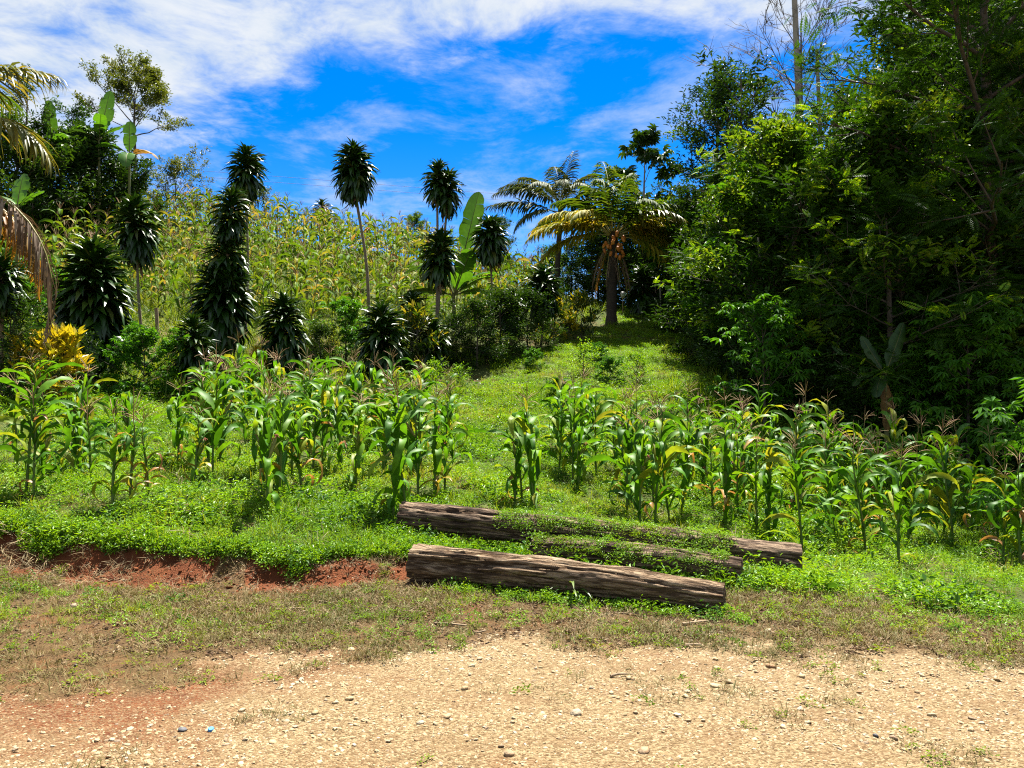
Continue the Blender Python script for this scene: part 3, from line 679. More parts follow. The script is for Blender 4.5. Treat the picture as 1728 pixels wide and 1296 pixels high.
def build_maize_stock():
    r = np.random.default_rng(3); S = {}
    spec = []
    for k in range(14):
        spec.append((r.uniform(.50, .80), r.uniform(.082, .112), math.radians(r.uniform(58, 82)), math.radians(r.uniform(-115, -10)), r.normal(0, .9), k, 9, .35, 0.0 if k % 3 else r.uniform(.35, .65)))
    S['spec'] = spec
    S['leaf'] = [Geo().add(*maize_leaf(*s)).mesh('maize_leaf', MAT['maize']) for s in spec]
    S['yellow'] = [Geo().add(*maize_leaf(s[0] * .85, s[1] * .75, s[2] * .6, s[3] - .4, s[4] * 2, s[5], 9, .5, 0.35 if s[5] % 2 else 0)).mesh('yellow_maize_leaf', MAT['maize_yellow']) for s in spec[:6]]
    top = []
    for k in range(3):
        top.append(Geo().add(*maize_leaf(.42, .05, math.radians(76), math.radians(-10 - 30 * k), r.normal(0, .5), 40 + k)).mesh('maize_leaf', MAT['maize']))
    S['top'] = top
    g = Geo()
    zz = np.linspace(0, 1, 17)
    tube(g, np.stack([0.012 * np.sin(zz * 5), 0.012 * np.cos(zz * 4), zz], 1), np.interp(zz, [0, .5, 1], [.016, .013, .006]) * (1 + .14 * (np.arange(17) % 3 == 0)), 7)
    S['stalk'] = g.mesh('maize_stalk', MAT['maize_stalk'])
    S['tassel'] = []
    for k in range(4):
        g = Geo(); rr = np.random.default_rng(60 + k)
        tube(g, [(0, 0, 0), (.004, 0, .16), (.01, .006, .36)], [.0045, .004, .002], 4)
        for q in range(rr.integers(7, 12)):
            az, el, L = rr.uniform(0, 6.283), math.radians(rr.uniform(25, 68)), rr.uniform(.16, .27)
            t = np.linspace(0, 1, 5); e = el - t * rr.uniform(.1, .9)
            rad, zz = np.cumsum(np.cos(e)) * L / 5, np.cumsum(np.sin(e)) * L / 5
            P = np.stack([np.cos(az) * rad, np.sin(az) * rad, .06 + .10 * q / 10 + zz], 1)
            tube(g, P, [.0042, .0045, .004, .0035, .002], 3)
        S['tassel'].append(g.mesh('maize_tassel', MAT['tassel']))
    g = Geo(); zz = np.linspace(0, 1, 7)
    tube(g, np.stack([0 * zz, .02 * zz, .24 * zz], 1), np.interp(zz, [0, .2, .5, .85, 1], [.012, .026, .029, .016, .006]), 8)
    g.spread(*t_strap(3, .16, .1, -.5), frames(np.array([(.3, .1, 1), (-.3, 0.1, 1), (0, -.3, 1.0)]), (0, -1, 0), None, .20), np.array([(0, .01, .04)] * 3))
    S['husk'] = g.mesh('maize_husk', MAT['husk'])
    g = Geo(); rr = np.random.default_rng(9)
    for q in range(14):
        d = rdir(1, -30, 75, rr)[0]
        tube(g, [(0, 0, 0), d * .03, d * .045 + np.array([0, 0, -.02])], [.004, .003, .002], 3, cap=False)
    S['silk'] = g.mesh('maize_silk', MAT['silk'])
    # whole leaf masses for plants too far off to pick a leaf out
    S['mass'] = []
    for k in range(6):
        g = Geo(); rr = np.random.default_rng(80 + k)
        for q in range(15):
            s = spec[rr.integers(0, 14)]; V, F = maize_leaf(s[0], s[1], s[2], s[3], s[4], s[5], 6, .35, s[8])
            az = q * math.pi + rr.normal(0, .45) + k
            R = np.array([[math.cos(az), -math.sin(az), 0], [math.sin(az), math.cos(az), 0], [0, 0, 1]])
            sc = .8 + .3 * math.sin(math.pi * (q + 1) / 16)
            g.add(V @ R.T * sc + np.array([0, 0, .08 + 1.08 * q / 14]), F, 0)
        S['mass'].append(g.mesh('maize_foliage', MAT['maize']))
    # drying plants of the hillside, one mesh each
    S['dry'] = []
    for k in range(9):
        g = Geo(); rr = np.random.default_rng(180 + k); h = rr.uniform(1.6, 2.1)
        tube(g, [(0, 0, -.1), (rr.normal(0, .02), 0.01, h * .5), (rr.normal(0, .05), rr.normal(0, .05), h)], [.017, .014, .006], 4, 1)
        for q in range(9):
            s = spec[rr.integers(0, 14)]
            V, F = maize_leaf(s[0] * 1.3, s[1] * 1.2, s[2] * rr.uniform(.7, 1), s[3] - .3, s[4] * 1.4, s[5], 5, .4, s[8])
            az = q * math.pi + rr.normal(0, .5) + k
            R = np.array([[math.cos(az), -math.sin(az), 0], [math.sin(az), math.cos(az), 0], [0, 0, 1]])
            g.add(V @ R.T * rr.uniform(.7, 1.0) + np.array([0, 0, .35 + (h - .55) * q / 8]), F, 0)
        for q in range(6):
            az = rr.uniform(0, 6.28); d = np.array([math.cos(az) * .13, math.sin(az) * .13, .2])
            tube(g, [(0, 0, h - .03), d * .6 + np.array([0, 0, h]), d + np.array([0, 0, h])], [.007, .007, .004], 3, 2, False)
        S['dry'].append(g.mesh('drying_maize', [MAT['maize_dry'], MAT['maize_dry_stalk'], MAT['tassel']]))
    return S
MZ = build_maize_stock()
def maize_plant(p, h, label, group, r, detail=True, yellow=0.12, ears=None, lean=0.05):
    """h: height of the stalk's leafy part; the tassel stands above it"""
    o = thing('maize_plant', label, 'maize plant', p, r.uniform(0, 6.283), group)
    o.rotation_euler[0], o.rotation_euler[1] = r.normal(0, lean), r.normal(0, lean)
    obj('stalk', MZ['stalk'], o, (0, 0, -0.03), None, (1, 1, h + .03))
    k = h / 1.35
    if detail:
        n = int(r.integers(13, 17)); phi = r.uniform(0, 6.283)
        for q in range(n):
            f = q / (n - 1)
            top = q >= n - 2
            yel = (not top) and r.random() < yellow * (2.2 if f < .3 else .6)
            me = MZ['top'][r.integers(0, 3)] if top else MZ['yellow' if yel else 'leaf'][r.integers(0, 6 if yel else 14)]
            sc = k * (.72 + .42 * math.sin(math.pi * min(1, f * .9 + .12))) * r.uniform(.9, 1.1)
            lf = obj('leaf', me, o, (0, 0, h * (.06 + .90 * f)), (r.normal(0, .12), r.normal(0, .12), phi + q * math.pi + r.normal(0, .35)), float(sc))
            if yel: lf['label'] = 'yellowed leaf of the maize plant'
    else:
        obj('foliage', MZ['mass'][r.integers(0, 6)], o, (0, 0, 0), (0, 0, r.uniform(0, 6.28)), (k, k, h / 1.35), kind='stuff')
    if r.random() < .86: obj('tassel', MZ['tassel'][r.integers(0, 4)], o, (0, 0, h - .01), (r.normal(0, .1), r.normal(0, .1), r.uniform(0, 6.28)), float(r.uniform(.85, 1.25)))
    for q in range(ears if ears is not None else int(r.random() < .45)):
        a = r.uniform(0, 6.28)
        e = obj('ear', MZ['husk'], o, (0.012 * math.cos(a), 0.012 * math.sin(a), h * r.uniform(.42, .6)), (-0.35, 0, a - math.pi / 2), float(r.uniform(.85, 1.1)))
        obj('silk', MZ['silk'], e, (0, .02, .24))
    return o

# ------------------------------------------------------------------ dracaenas
STRAPS = [t_strap(4, .15, .30, -.6, wide=.5), t_strap(4, .16, .25, -1.1, wide=.5), t_strap(4, .145, .1, -1.5, wide=.5), t_strap(4, .17, .45, -.9, wide=.5)]
def drac_head(r, rad, hgt, n, low=-48):
    n = int(n * 1.7)
    """a crown: leaves all round a piece of stem of height hgt, upright on top, hanging below; origin at the stem's foot"""
    g = Geo()
    t = (np.arange(n) + r.uniform(0, 1, n)) / n
    az = np.arange(n) * 2.39996 + r.normal(0, .2, n)
    el = np.radians(low + (66 - low) * t ** 1.1 + r.normal(0, 9, n))
    D = np.stack([np.cos(az) * np.cos(el), np.sin(az) * np.cos(el), np.sin(el)], 1)
    P = np.stack([0 * t, 0 * t, hgt * t], 1) + r.normal(0, .015, (n, 3))
    env = np.interp(t, [0, .15, .5, .8, 1], [.92, 1.0, 1.0, .86, .62])
    size = rad * 1.22 * env * r.uniform(.82, 1.1, n)
    for k in range(4):
        s = (np.arange(n) % 4) == k
        g.spread(*STRAPS[k], frames(D[s], (0, 0, 1), r.normal(0, .25, s.sum()), size[s]), P[s])
    return g
def dracaena(label, p, heads, stem=None, r=None, name='dracaena', cat='dracaena', sr=.045, group='dracaenas along the foot of the hill'):
    """heads: (dx, z_low, z_high, radius, leaves) in metres from the foot; stem: polyline of the cane"""
    o = thing(name, label, cat, p, 0, group)
    o.rotation_euler = (r.normal(0, .02), r.normal(0, .03), r.uniform(-.3, .3))
    for k, st in enumerate(stem or []):
        g = Geo(); P = smoothpath(st, 14)
        tube(g, P, np.interp(np.linspace(0, 1, 14), [0, 1], [sr, sr * .6]) * (1 + .08 * (np.arange(14) % 2)), 7)
        obj('cane', g.mesh('dracaena_cane', MAT['dracaena_stem']), o)
    for dx, dy, z0, z1, rad, n in heads:
        m = int(r.integers(5, 14)); gd = Geo()
        gd.spread(*t_strap(4, .11, -.2, -1.2), frames(rdir(m, -85, -35, r), (0, 0, 1), r.normal(0, .6, m), rad * r.uniform(.7, 1.2, m)), np.stack([r.normal(0, .02, m), r.normal(0, .02, m), r.uniform(-.25, .1, m) * rad], 1))
        obj('dead_leaves', gd.mesh('dead_dracaena_leaves', MAT['palm_dead']), o, (dx, dy, z0), kind='stuff')
        g = drac_head(r, rad, z1 - z0, n)
        obj('leaf_crown', g.mesh('dracaena_crown', MAT['dracaena']), o, (dx, dy, z0), kind='stuff')
    return o

# ------------------------------------------------------------------ palms and bananas
def frond_geo(L, e0, e1, leaflet, r, pairs=48, hang=0.7, bare=0.16, roll=0.0, rw=0.022, lw=.10):
    t = np.linspace(0, 1, 15); e = e0 + (e1 - e0) * t ** 1.25
    em = (e[1:] + e[:-1]) / 2
    y, z = np.concatenate([[0], np.cumsum(np.cos(em)) * L / 14]), np.concatenate([[0], np.cumsum(np.sin(em)) * L / 14])
    P = np.stack([0 * t, y, z], 1); g = Geo()
    tube(g, P, np.interp(t, [0, .1, 1], [rw * 1.9, rw, rw * .2]), 5, 1)
    ts = np.repeat(np.linspace(bare, .99, pairs), 2); sg = np.tile([-1, 1], pairs)
    C = np.stack([np.interp(ts, t, P[:, k]) for k in range(3)], 1)
    ee = np.interp(ts, t, e)
    T = np.stack([0 * ee, np.cos(ee), np.sin(ee)], 1); Nn = np.stack([0 * ee, -np.sin(ee), np.cos(ee)], 1)
    ang = np.interp(ts, [0, 1], [1.15, .45])
    rl = roll + r.normal(0, .12, len(ts))
    side = np.stack([sg * np.cos(rl), 0 * ee, sg * np.sin(rl)], 1)
    D = side * np.sin(ang)[:, None] + T * np.cos(ang)[:, None] + Nn * 0.18
    D = D + r.normal(0, .07, D.shape); D[:, 2] -= hang * .25
    size = leaflet * np.interp(ts, [bare, .3, .6, 1], [.55, 1, .95, .38]) * r.uniform(.85, 1.1, len(ts))
    for k, a1 in enumerate((-.5 - hang * .6, -.7 - hang, -.9 - hang * 1.2)):
        s = np.arange(len(ts)) % 3 == k
        g.spread(*t_strap(3, lw, 0.0, a1, .2, .3), frames(D[s], (0, 0, 1), None, size[s]), C[s], 0)
    return g
def frond(o, base, az, L, e0, e1, mat, leaflet, r, label=None, **kw):
    g = frond_geo(L, math.radians(e0), math.radians(e1), leaflet, r, **kw)
    f = obj('frond', g.mesh('palm_frond', [MAT[mat], MAT['rachis']]), o, base, (0, 0, az - math.pi / 2))
    if label: f['label'] = label
    return f
def banana_leaf(L, w, e0, e1, r, tears=4, roll=0.0, seg=16, cup=0.25, pet=0.10):
    t = np.linspace(0, 1, seg + 1); e = e0 + (e1 - e0) * t ** 1.3
    em = (e[1:] + e[:-1]) / 2
    y, z = np.concatenate([[0], np.cumsum(np.cos(em)) * L / seg]), np.concatenate([[0], np.cumsum(np.sin(em)) * L / seg])
    prof = np.interp(np.clip((t - pet) / (1 - pet), 0, 1), [0, .06, .22, .55, .83, .95, 1], [0, .45, .95, 1, .75, .35, .05]) * w / 2
    g = Geo(); P = np.stack([0 * t, y, z], 1)
    tube(g, P, np.interp(t, [0, .2, 1], [.030, .018, .004]) * w / .55, 5, 1)
    tear = {s: set(r.choice(np.arange(3, seg - 1), tears, replace=False)) if tears else set() for s in (-1, 1)}
    cols = np.array([0, .35, .7, 1.0])
    for s in (-1, 1):
        k = 1
        while k < seg:
            m = k + 1
            while m < seg and m not in tear[s]: m += 1
            drop = r.uniform(-.25, .1)
            V = []
            for q in range(k, m + 1):
                shr = 0.86 if (q in (k, m) and q not in (1, seg)) else 1.0
                n = np.array([0, -math.sin(e[q]), math.cos(e[q])])
                for c in cols:
                    a = roll * s + cup - (drop + cup * 1.6) * c
                    d = np.array([s * math.cos(a), 0, 0]) + n * math.sin(a)
                    fw = np.array([0, math.cos(e[q]), math.sin(e[q])]) * (.10 * c * w * (1 if q < seg else 0)) * 1.0
                    V.append(P[q] + d * prof[q] * c * shr + fw + n * 0.006 * math.sin(q * 2.9) * c)
            rows = m - k + 1
            F = []
            for a in range(rows - 1):
                for b in range(3):
                    i = a * 4 + b; f = (i, i + 1, i + 5, i + 4); F.append(f if s > 0 else f[::-1])
            g.add(V, F, 0); k = m
    return g
def banana(name, label, p, stem_h, leaves, r, mat='banana', group=None, sr=.10):
    """leaves: (azimuth deg from the right, anticlockwise; length; width; start angle; end angle; roll; material)"""
    o = thing(name, label, 'banana plant', p, 0, group)
    g = Geo(); P = smoothpath([(0, 0, -.1), (.02, 0, stem_h * .5), (0, 0, stem_h)], 10)
    tube(g, P, np.linspace(sr, sr * .55, 10), 9)
    obj('pseudostem', g.mesh('banana_stem', MAT['banana_stem']), o)
    for az, L, w, e0, e1, roll, m in leaves:
        lg = banana_leaf(L, w, math.radians(e0), math.radians(e1), r, tears=3 + int(r.integers(0, 4)), pet=.40 if L > 3.5 else .10, seg=24 if L > 3.5 else 16)
        M = Matrix.Rotation(math.radians(az - 90), 4, 'Z') @ Matrix.Rotation(math.radians(roll), 4, 'Y')
        lo = obj('leaf', lg.mesh('banana_leaf', [MAT[m or mat], MAT['banana_stem']]), o, (0, 0, stem_h * .97), M.to_euler())
        if m == 'banana_dead': lo['label'] = 'withered brown banana leaf hanging down'
    return o

# ------------------------------------------------------------------ trees and shrubs
T_OVAL, T_FEATHER, T_PALM, T_CEC = t_oval(), t_pinnate(), t_palmate(), t_palmate(8, .34, .55, 2.9)
T_LONG = t_oval(.30, .07, .22)
def grow(r, Ht, r0, first=.35, limbs=14, spread=3.0, up=(15, 60), subs=6, per=26, leaf=.16, T=T_OVAL, shape=None, lean=(0, 0), wob=.04, droop=0.0, fork=0, tip=.28, leaf_el=(-35, 45), hollow=0.15, young=0.0, twigs=0):
    """trunk, limbs and twigs as one mass of wood, leaves as another"""
    wood, P_, D_, Y_ = Geo(), [], [], []
    n = 10; t = np.linspace(0, 1, n)
    tr = np.stack([lean[0] * t ** 1.3 + np.cumsum(r.normal(0, wob, n)) * Ht * .06, lean[1] * t ** 1.3 + np.cumsum(r.normal(0, wob, n)) * Ht * .06, Ht * t * .92], 1)
    tr -= tr[0]
    tube(wood, np.vstack([tr[:1] - [0, 0, .25], tr]), np.concatenate([[r0 * 1.35], np.interp(t, [0, .08, .6, 1], [r0 * 1.2, r0, r0 * .62, r0 * .16])]), 9)
    shape = shape or ([0, .3, .7, 1], [.75, 1, .8, .35])
    for k in range(limbs):
        f = (k + r.uniform(.1, .9)) / limbs
        h = first + (1 - first) * f
        base = np.array([np.interp(h, t, tr[:, c]) for c in range(3)])
        az = k * 2.39996 + r.normal(0, .35)
        L = spread * np.interp(f, *shape) * r.uniform(.8, 1.15)
        el = math.radians(up[0] + (up[1] - up[0]) * f + r.normal(0, 7))
        d = np.array([math.cos(az) * math.cos(el), math.sin(az) * math.cos(el), math.sin(el)])
        s = np.linspace(0, 1, 7)
        side = np.array([-math.sin(az), math.cos(az), 0]) * r.normal(0, .14) * L
        bend = np.array([0, 0, 1.0]) * (r.uniform(-.06, .16) - droop) * L
        LP = base + d * (s * L)[:, None] + side * (s ** 2)[:, None] + bend * (s ** 2)[:, None] + r.normal(0, .018 * L, (7, 3)) * s[:, None]
        lr = max(.012, r0 * .42 * (1 - .5 * h) * (L / spread) ** .7)
        tube(wood, LP, np.linspace(lr, lr * .22, 7), 5, 0, False)
        for q in range(subs):
            u = hollow + (1 - hollow) * (q + r.uniform(.2, 1)) / subs
            b = np.array([np.interp(u, s, LP[:, c]) for c in range(3)])
            dd = d * .7 + rdir(1, -25, 55, r)[0] * .9; dd /= np.linalg.norm(dd)
            l2 = L * r.uniform(.22, .42) * (1.15 - .5 * u) + tip * .5
            SP = b + dd * (np.linspace(0, 1, 4) * l2)[:, None] + np.array([0, 0, 1]) * ((np.linspace(0, 1, 4) ** 2) * (r.uniform(-.05, .15) - droop) * l2)[:, None]
            tube(wood, SP, np.linspace(lr * .35, .005, 4), 4, 0, False)
            for w_ in range(twigs):
                tb = SP[1] + (SP[3] - SP[1]) * r.random(); td = dd * .7 + rdir(1, -20, 70, r)[0] * .8; tl = l2 * r.uniform(.3, .6)
                tube(wood, [tb, tb + td * tl * .5 + r.normal(0, .04, 3), tb + td * tl], [.012, .009, .005], 3, 0, False)
            m = max(3, int(per * r.uniform(.6, 1.3)))
            w = np.clip(r.beta(2.2, 1.2, m), 0, 1)
            C = np.stack([np.interp(w, np.linspace(0, 1, 4), SP[:, c]) for c in range(3)], 1) + r.normal(0, tip * .42, (m, 3)) * np.array([1, 1, .75])
            P_.append(C)
            D_.append(rdir(m, *leaf_el, r=r) + .8 * dd[None])
            Y_.append(np.full(m, (u > .62) and (r.random() < young)) & (w > .45))  # random outer clusters that take the painted sunlit colour
    P, D, YG = np.concatenate(P_), np.concatenate(D_), np.concatenate(Y_)
    crown = Geo()
    if per > 0:
        M = frames(D, (0, 0, 1), r.normal(0, .45, len(P)), leaf * r.uniform(.65, 1.25, len(P)))
        crown.spread(*T, M[~YG], P[~YG], 0); crown.spread(*T, M[YG], P[YG], 1)      # tip leaves get a brighter yellow-green that paints in the sun on them
    return wood, crown
_stock = {}
def tree_stock(key, wmat, lmat, seed, **kw):
    if key not in _stock:
        w, c = grow(np.random.default_rng(seed), **kw)
        _stock[key] = (w.mesh(key + '_wood', MAT[wmat]), c.mesh(key + '_crown', [MAT[lmat], MAT['feather_lit' if 'feather' in lmat else 'young']], smooth=False) if c.n else None)
    return _stock[key]
def tree(name, label, cat, p, key, rz=0.0, sc=1.0, group=None, wood='trunk', sz=None):
    o = thing(name, label, cat, p, rz, group, (sc, sc, sc * (sz or 1.0)))
    w, c = _stock[key]
    obj(wood, w, o)
    if c is not None: obj('crown', c, o, kind='stuff')
    return o
# ------------------------------------------------------------------ trees
def stock():
    S = tree_stock
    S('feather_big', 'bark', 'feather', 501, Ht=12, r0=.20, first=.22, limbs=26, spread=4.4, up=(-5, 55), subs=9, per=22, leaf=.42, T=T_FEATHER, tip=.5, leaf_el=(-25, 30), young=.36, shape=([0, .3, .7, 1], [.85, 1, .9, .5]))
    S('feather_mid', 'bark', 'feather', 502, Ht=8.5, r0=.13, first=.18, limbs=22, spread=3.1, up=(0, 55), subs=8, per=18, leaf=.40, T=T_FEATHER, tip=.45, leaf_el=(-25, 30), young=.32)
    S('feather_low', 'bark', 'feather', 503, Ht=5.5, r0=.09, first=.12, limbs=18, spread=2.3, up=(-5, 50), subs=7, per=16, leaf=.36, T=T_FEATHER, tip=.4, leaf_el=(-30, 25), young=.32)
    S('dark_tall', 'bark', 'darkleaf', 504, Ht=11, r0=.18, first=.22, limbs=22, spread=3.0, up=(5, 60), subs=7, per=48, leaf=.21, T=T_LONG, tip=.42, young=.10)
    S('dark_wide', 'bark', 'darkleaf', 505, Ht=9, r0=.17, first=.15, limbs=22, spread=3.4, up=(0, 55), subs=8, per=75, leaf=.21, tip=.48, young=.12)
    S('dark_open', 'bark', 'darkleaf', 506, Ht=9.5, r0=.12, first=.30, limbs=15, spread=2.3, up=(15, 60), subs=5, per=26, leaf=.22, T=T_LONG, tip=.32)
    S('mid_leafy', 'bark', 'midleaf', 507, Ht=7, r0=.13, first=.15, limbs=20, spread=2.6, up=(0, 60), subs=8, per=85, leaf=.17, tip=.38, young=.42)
    S('umbrella', 'bark', 'oliveleaf', 508, Ht=9.5, r0=.14, first=.66, limbs=17, spread=3.0, up=(28, 58), subs=9, per=80, leaf=.17, tip=.30, shape=([0, .5, 1], [1.1, .95, .65]), hollow=.5)
    S('airy', 'bark', 'oliveleaf', 509, Ht=3.2, r0=.06, first=.02, limbs=15, spread=3.0, up=(32, 75), subs=7, per=38, leaf=.16, tip=.26, hollow=.3)
    S('wispy', 'bark', 'midleaf', 510, Ht=7.5, r0=.09, first=.3, limbs=14, spread=2.2, up=(25, 65), subs=6, per=30, leaf=.18, tip=.30, hollow=.3)
    S('cecropia', 'palebark', 'darkleaf', 511, Ht=9.0, r0=.11, first=.45, limbs=12, spread=2.0, up=(20, 70), subs=3, per=10, leaf=.62, T=T_CEC, tip=.35, hollow=.55, leaf_el=(-20, 35))
    S('bare', 'twig_pale', 'darkleaf', 512, Ht=15, r0=.15, first=.42, limbs=20, spread=4.6, up=(22, 60), subs=10, per=0, wob=.02, twigs=5)
    S('dome', 'bark', 'darkleaf', 513, Ht=4.2, r0=.12, first=.12, limbs=18, spread=2.4, up=(0, 70), subs=8, per=60, leaf=.20, tip=.40)
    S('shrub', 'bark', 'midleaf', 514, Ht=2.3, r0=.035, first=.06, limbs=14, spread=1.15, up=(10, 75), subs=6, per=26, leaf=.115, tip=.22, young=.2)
    S('shrub_dark', 'bark', 'darkleaf', 515, Ht=2.6, r0=.04, first=.05, limbs=19, spread=1.2, up=(-22, 75), subs=6, per=46, leaf=.13, T=T_LONG, tip=.26)
    S('cassava', 'bark', 'cassava', 516, Ht=2.0, r0=.03, first=.15, limbs=12, spread=.95, up=(15, 75), subs=4, per=10, leaf=.24, T=T_PALM, tip=.22, leaf_el=(-25, 20))
    S('cassava_big', 'bark', 'cassava', 517, Ht=4.2, r0=.05, first=.18, limbs=16, spread=1.5, up=(5, 70), subs=5, per=10, leaf=.36, T=T_PALM, tip=.35, leaf_el=(-40, 10))
    S('croton', 'bark', 'croton', 518, Ht=1.15, r0=.025, first=.1, limbs=11, spread=.62, up=(25, 80), subs=4, per=12, leaf=.21, T=t_oval(.34, .06, .1), tip=.10, leaf_el=(5, 75), hollow=.45)
    S('croton_mixed', 'bark', 'croton_green', 519, Ht=1.5, r0=.025, first=.1, limbs=14, spread=.75, up=(15, 80), subs=4, per=14, leaf=.19, T=t_oval(.34, .06, .1), tip=.13, leaf_el=(5, 70), hollow=.3)
    S('herb', 'bark', 'weed', 520, Ht=.85, r0=.012, first=.06, limbs=12, spread=.62, up=(10, 70), subs=4, per=15, leaf=.085, tip=.12)
    S('herb_fine', 'bark', 'cassava', 521, Ht=1.0, r0=.014, first=.06, limbs=14, spread=.85, up=(5, 65), subs=5, per=12, leaf=.17, T=T_PALM, tip=.14)
stock()

# the wood's edge on the right
WOOD = 'trees at the edge of the wood'
for key, px, d, rz, sc, name, lab in (
    ('feather_big', 1665, 18.5, .4, 1.16, 'feathery_tree', 'tall feathery-leaved tree filling the upper right corner of the picture'),
    ('feather_mid', 1440, 19.5, 2.1, .84, 'feathery_tree', 'feathery tree with bright tips below the pale leafless trunk'),
    ('feather_mid', 1740, 18.5, 4.0, 1.1, 'feathery_tree', 'feathery tree with yellow-green sprays at the right edge'),
    ('feather_mid', 1310, 23.5, 5.2, .86, 'feathery_tree', 'feathery tree between the dark leafy trees and the corner tree'),
    ('feather_low', 1245, 25.5, 1.0, .95, 'feathery_tree', 'low feathery tree just right of the grassy path'),
    ('feather_low', 1500, 17.2, 3.0, 1.05, 'feathery_tree', 'low feathery tree behind the dark banana plant'),
    ('dark_open', 1258, 29.5, .2, 1.22, 'leafy_tree', 'open dark-leaved tree against the sky left of the leafless branches'),
    ('dark_tall', 1216, 33.5, 1.4, .98, 'leafy_tree', 'dark dense tree standing right behind the coconut palm'),
    ('dark_wide', 1290, 28, 2.2, .80, 'leafy_tree', 'dark spreading tree behind the low feathery tree by the path'),
    ('mid_leafy', 1375, 25, .9, .95, 'leafy_tree', 'mid-green tree at the foot of the pale bare trunk'),
    ('mid_leafy', 1240, 29.5, 3.9, .9, 'leafy_tree', 'leafy tree nearest the path on the right side'),
    ('mid_leafy', 1285, 22.5, 5.0, .88, 'leafy_tree', 'leafy tree over the bright cassava bush'),
    ('mid_leafy', 1345, 20.5, 1.7, 1.05, 'leafy_tree', 'rounded leafy tree in the middle of the wood edge'),
    ('mid_leafy', 1530, 18.6, 2.7, 1.12, 'leafy_tree', 'rounded leafy tree above the dark banana plant'),
    ('mid_leafy', 1665, 19.5, .1, 1.25, 'leafy_tree', 'rounded leafy tree below the right-hand feathery sprays'),
    ('dark_tall', 1232, 33.0, 4.4, 1.02, 'leafy_tree', 'tall dark tree between the palm tree and the leafless branches'),
    ('dark_open', 1305, 31.0, 2.9, .82, 'leafy_tree', 'open dark tree right below the leafless branches'),
    ('dark_wide', 1560, 24, 1.9, 1.1, 'leafy_tree', 'dark broad tree hidden under the corner tree'),
    ('dark_tall', 1680, 22, 3.3, 1.1, 'leafy_tree', 'dark tall tree behind the right-hand feathery sprays'),
):
    tree(name, lab, 'tree', on(px, d), key, rz, sc, WOOD)
r = np.random.default_rng(77)
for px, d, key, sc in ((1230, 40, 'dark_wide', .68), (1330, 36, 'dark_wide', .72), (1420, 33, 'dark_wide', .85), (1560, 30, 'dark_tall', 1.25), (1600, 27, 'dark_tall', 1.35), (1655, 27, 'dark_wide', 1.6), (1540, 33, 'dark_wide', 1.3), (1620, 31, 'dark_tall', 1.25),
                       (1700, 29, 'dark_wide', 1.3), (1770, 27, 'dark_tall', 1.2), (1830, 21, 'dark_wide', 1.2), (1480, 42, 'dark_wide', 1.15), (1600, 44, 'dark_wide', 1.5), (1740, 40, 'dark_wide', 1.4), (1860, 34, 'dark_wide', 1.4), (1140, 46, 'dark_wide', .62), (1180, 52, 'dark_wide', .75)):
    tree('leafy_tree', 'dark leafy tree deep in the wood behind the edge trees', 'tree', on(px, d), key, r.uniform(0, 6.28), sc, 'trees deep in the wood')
o = tree('leafless_tree', 'leafless tree with pale trunk and bare twigs above the wood', 'tree', on(1357, 33), 'bare', 2.6, 1.02)
g = Geo(); P = smoothpath([(0, 0, 0), (.1, 0, 5), (.05, 0, 10), (.2, 0, 16), (.3, 0, 20)], 16)
tube(g, P, np.linspace(.18, .09, 16), 10)
obj('pale_stem', g.mesh('pale_stem', MAT['palebark']), o, (.02, 0, -.2), (0, 0, 0), kind=None)
o['category'] = 'tree'
g = Geo(); tube(g, smoothpath([(0, 0, -.2), (.05, 0, 6), (-.1, 0, 13)], 12), np.linspace(.16, .07, 12), 8)
t2 = thing('bare_trunk', 'slim pale trunk standing right of the leafless tree', 'tree', on(1390, 33)); obj('trunk', g.mesh('slim_trunk', MAT['palebark']), t2)
for px, d, hh, lab in ((1287, 21.0, 4.4, 'thin grey trunk among the shrubs right of the path'), (1268, 22.0, 4.2, 'thinner grey trunk just left of another in the shrubs')):
    t2 = thing('bare_trunk', lab, 'tree', on(px, d)); g = Geo()
    tube(g, smoothpath([(0, 0, -.2), (.08, 0, hh * .5), (-.05, .1, hh)], 10), np.linspace(.07, .03, 10), 7)
    tube(g, smoothpath([(.05, 0, hh * .55), (-.35, .05, hh * .62), (-.8, .1, hh * .60)], 6), np.linspace(.022, .008, 6), 5)
    obj('trunk', g.mesh('thin_trunk', MAT['palebark']), t2)
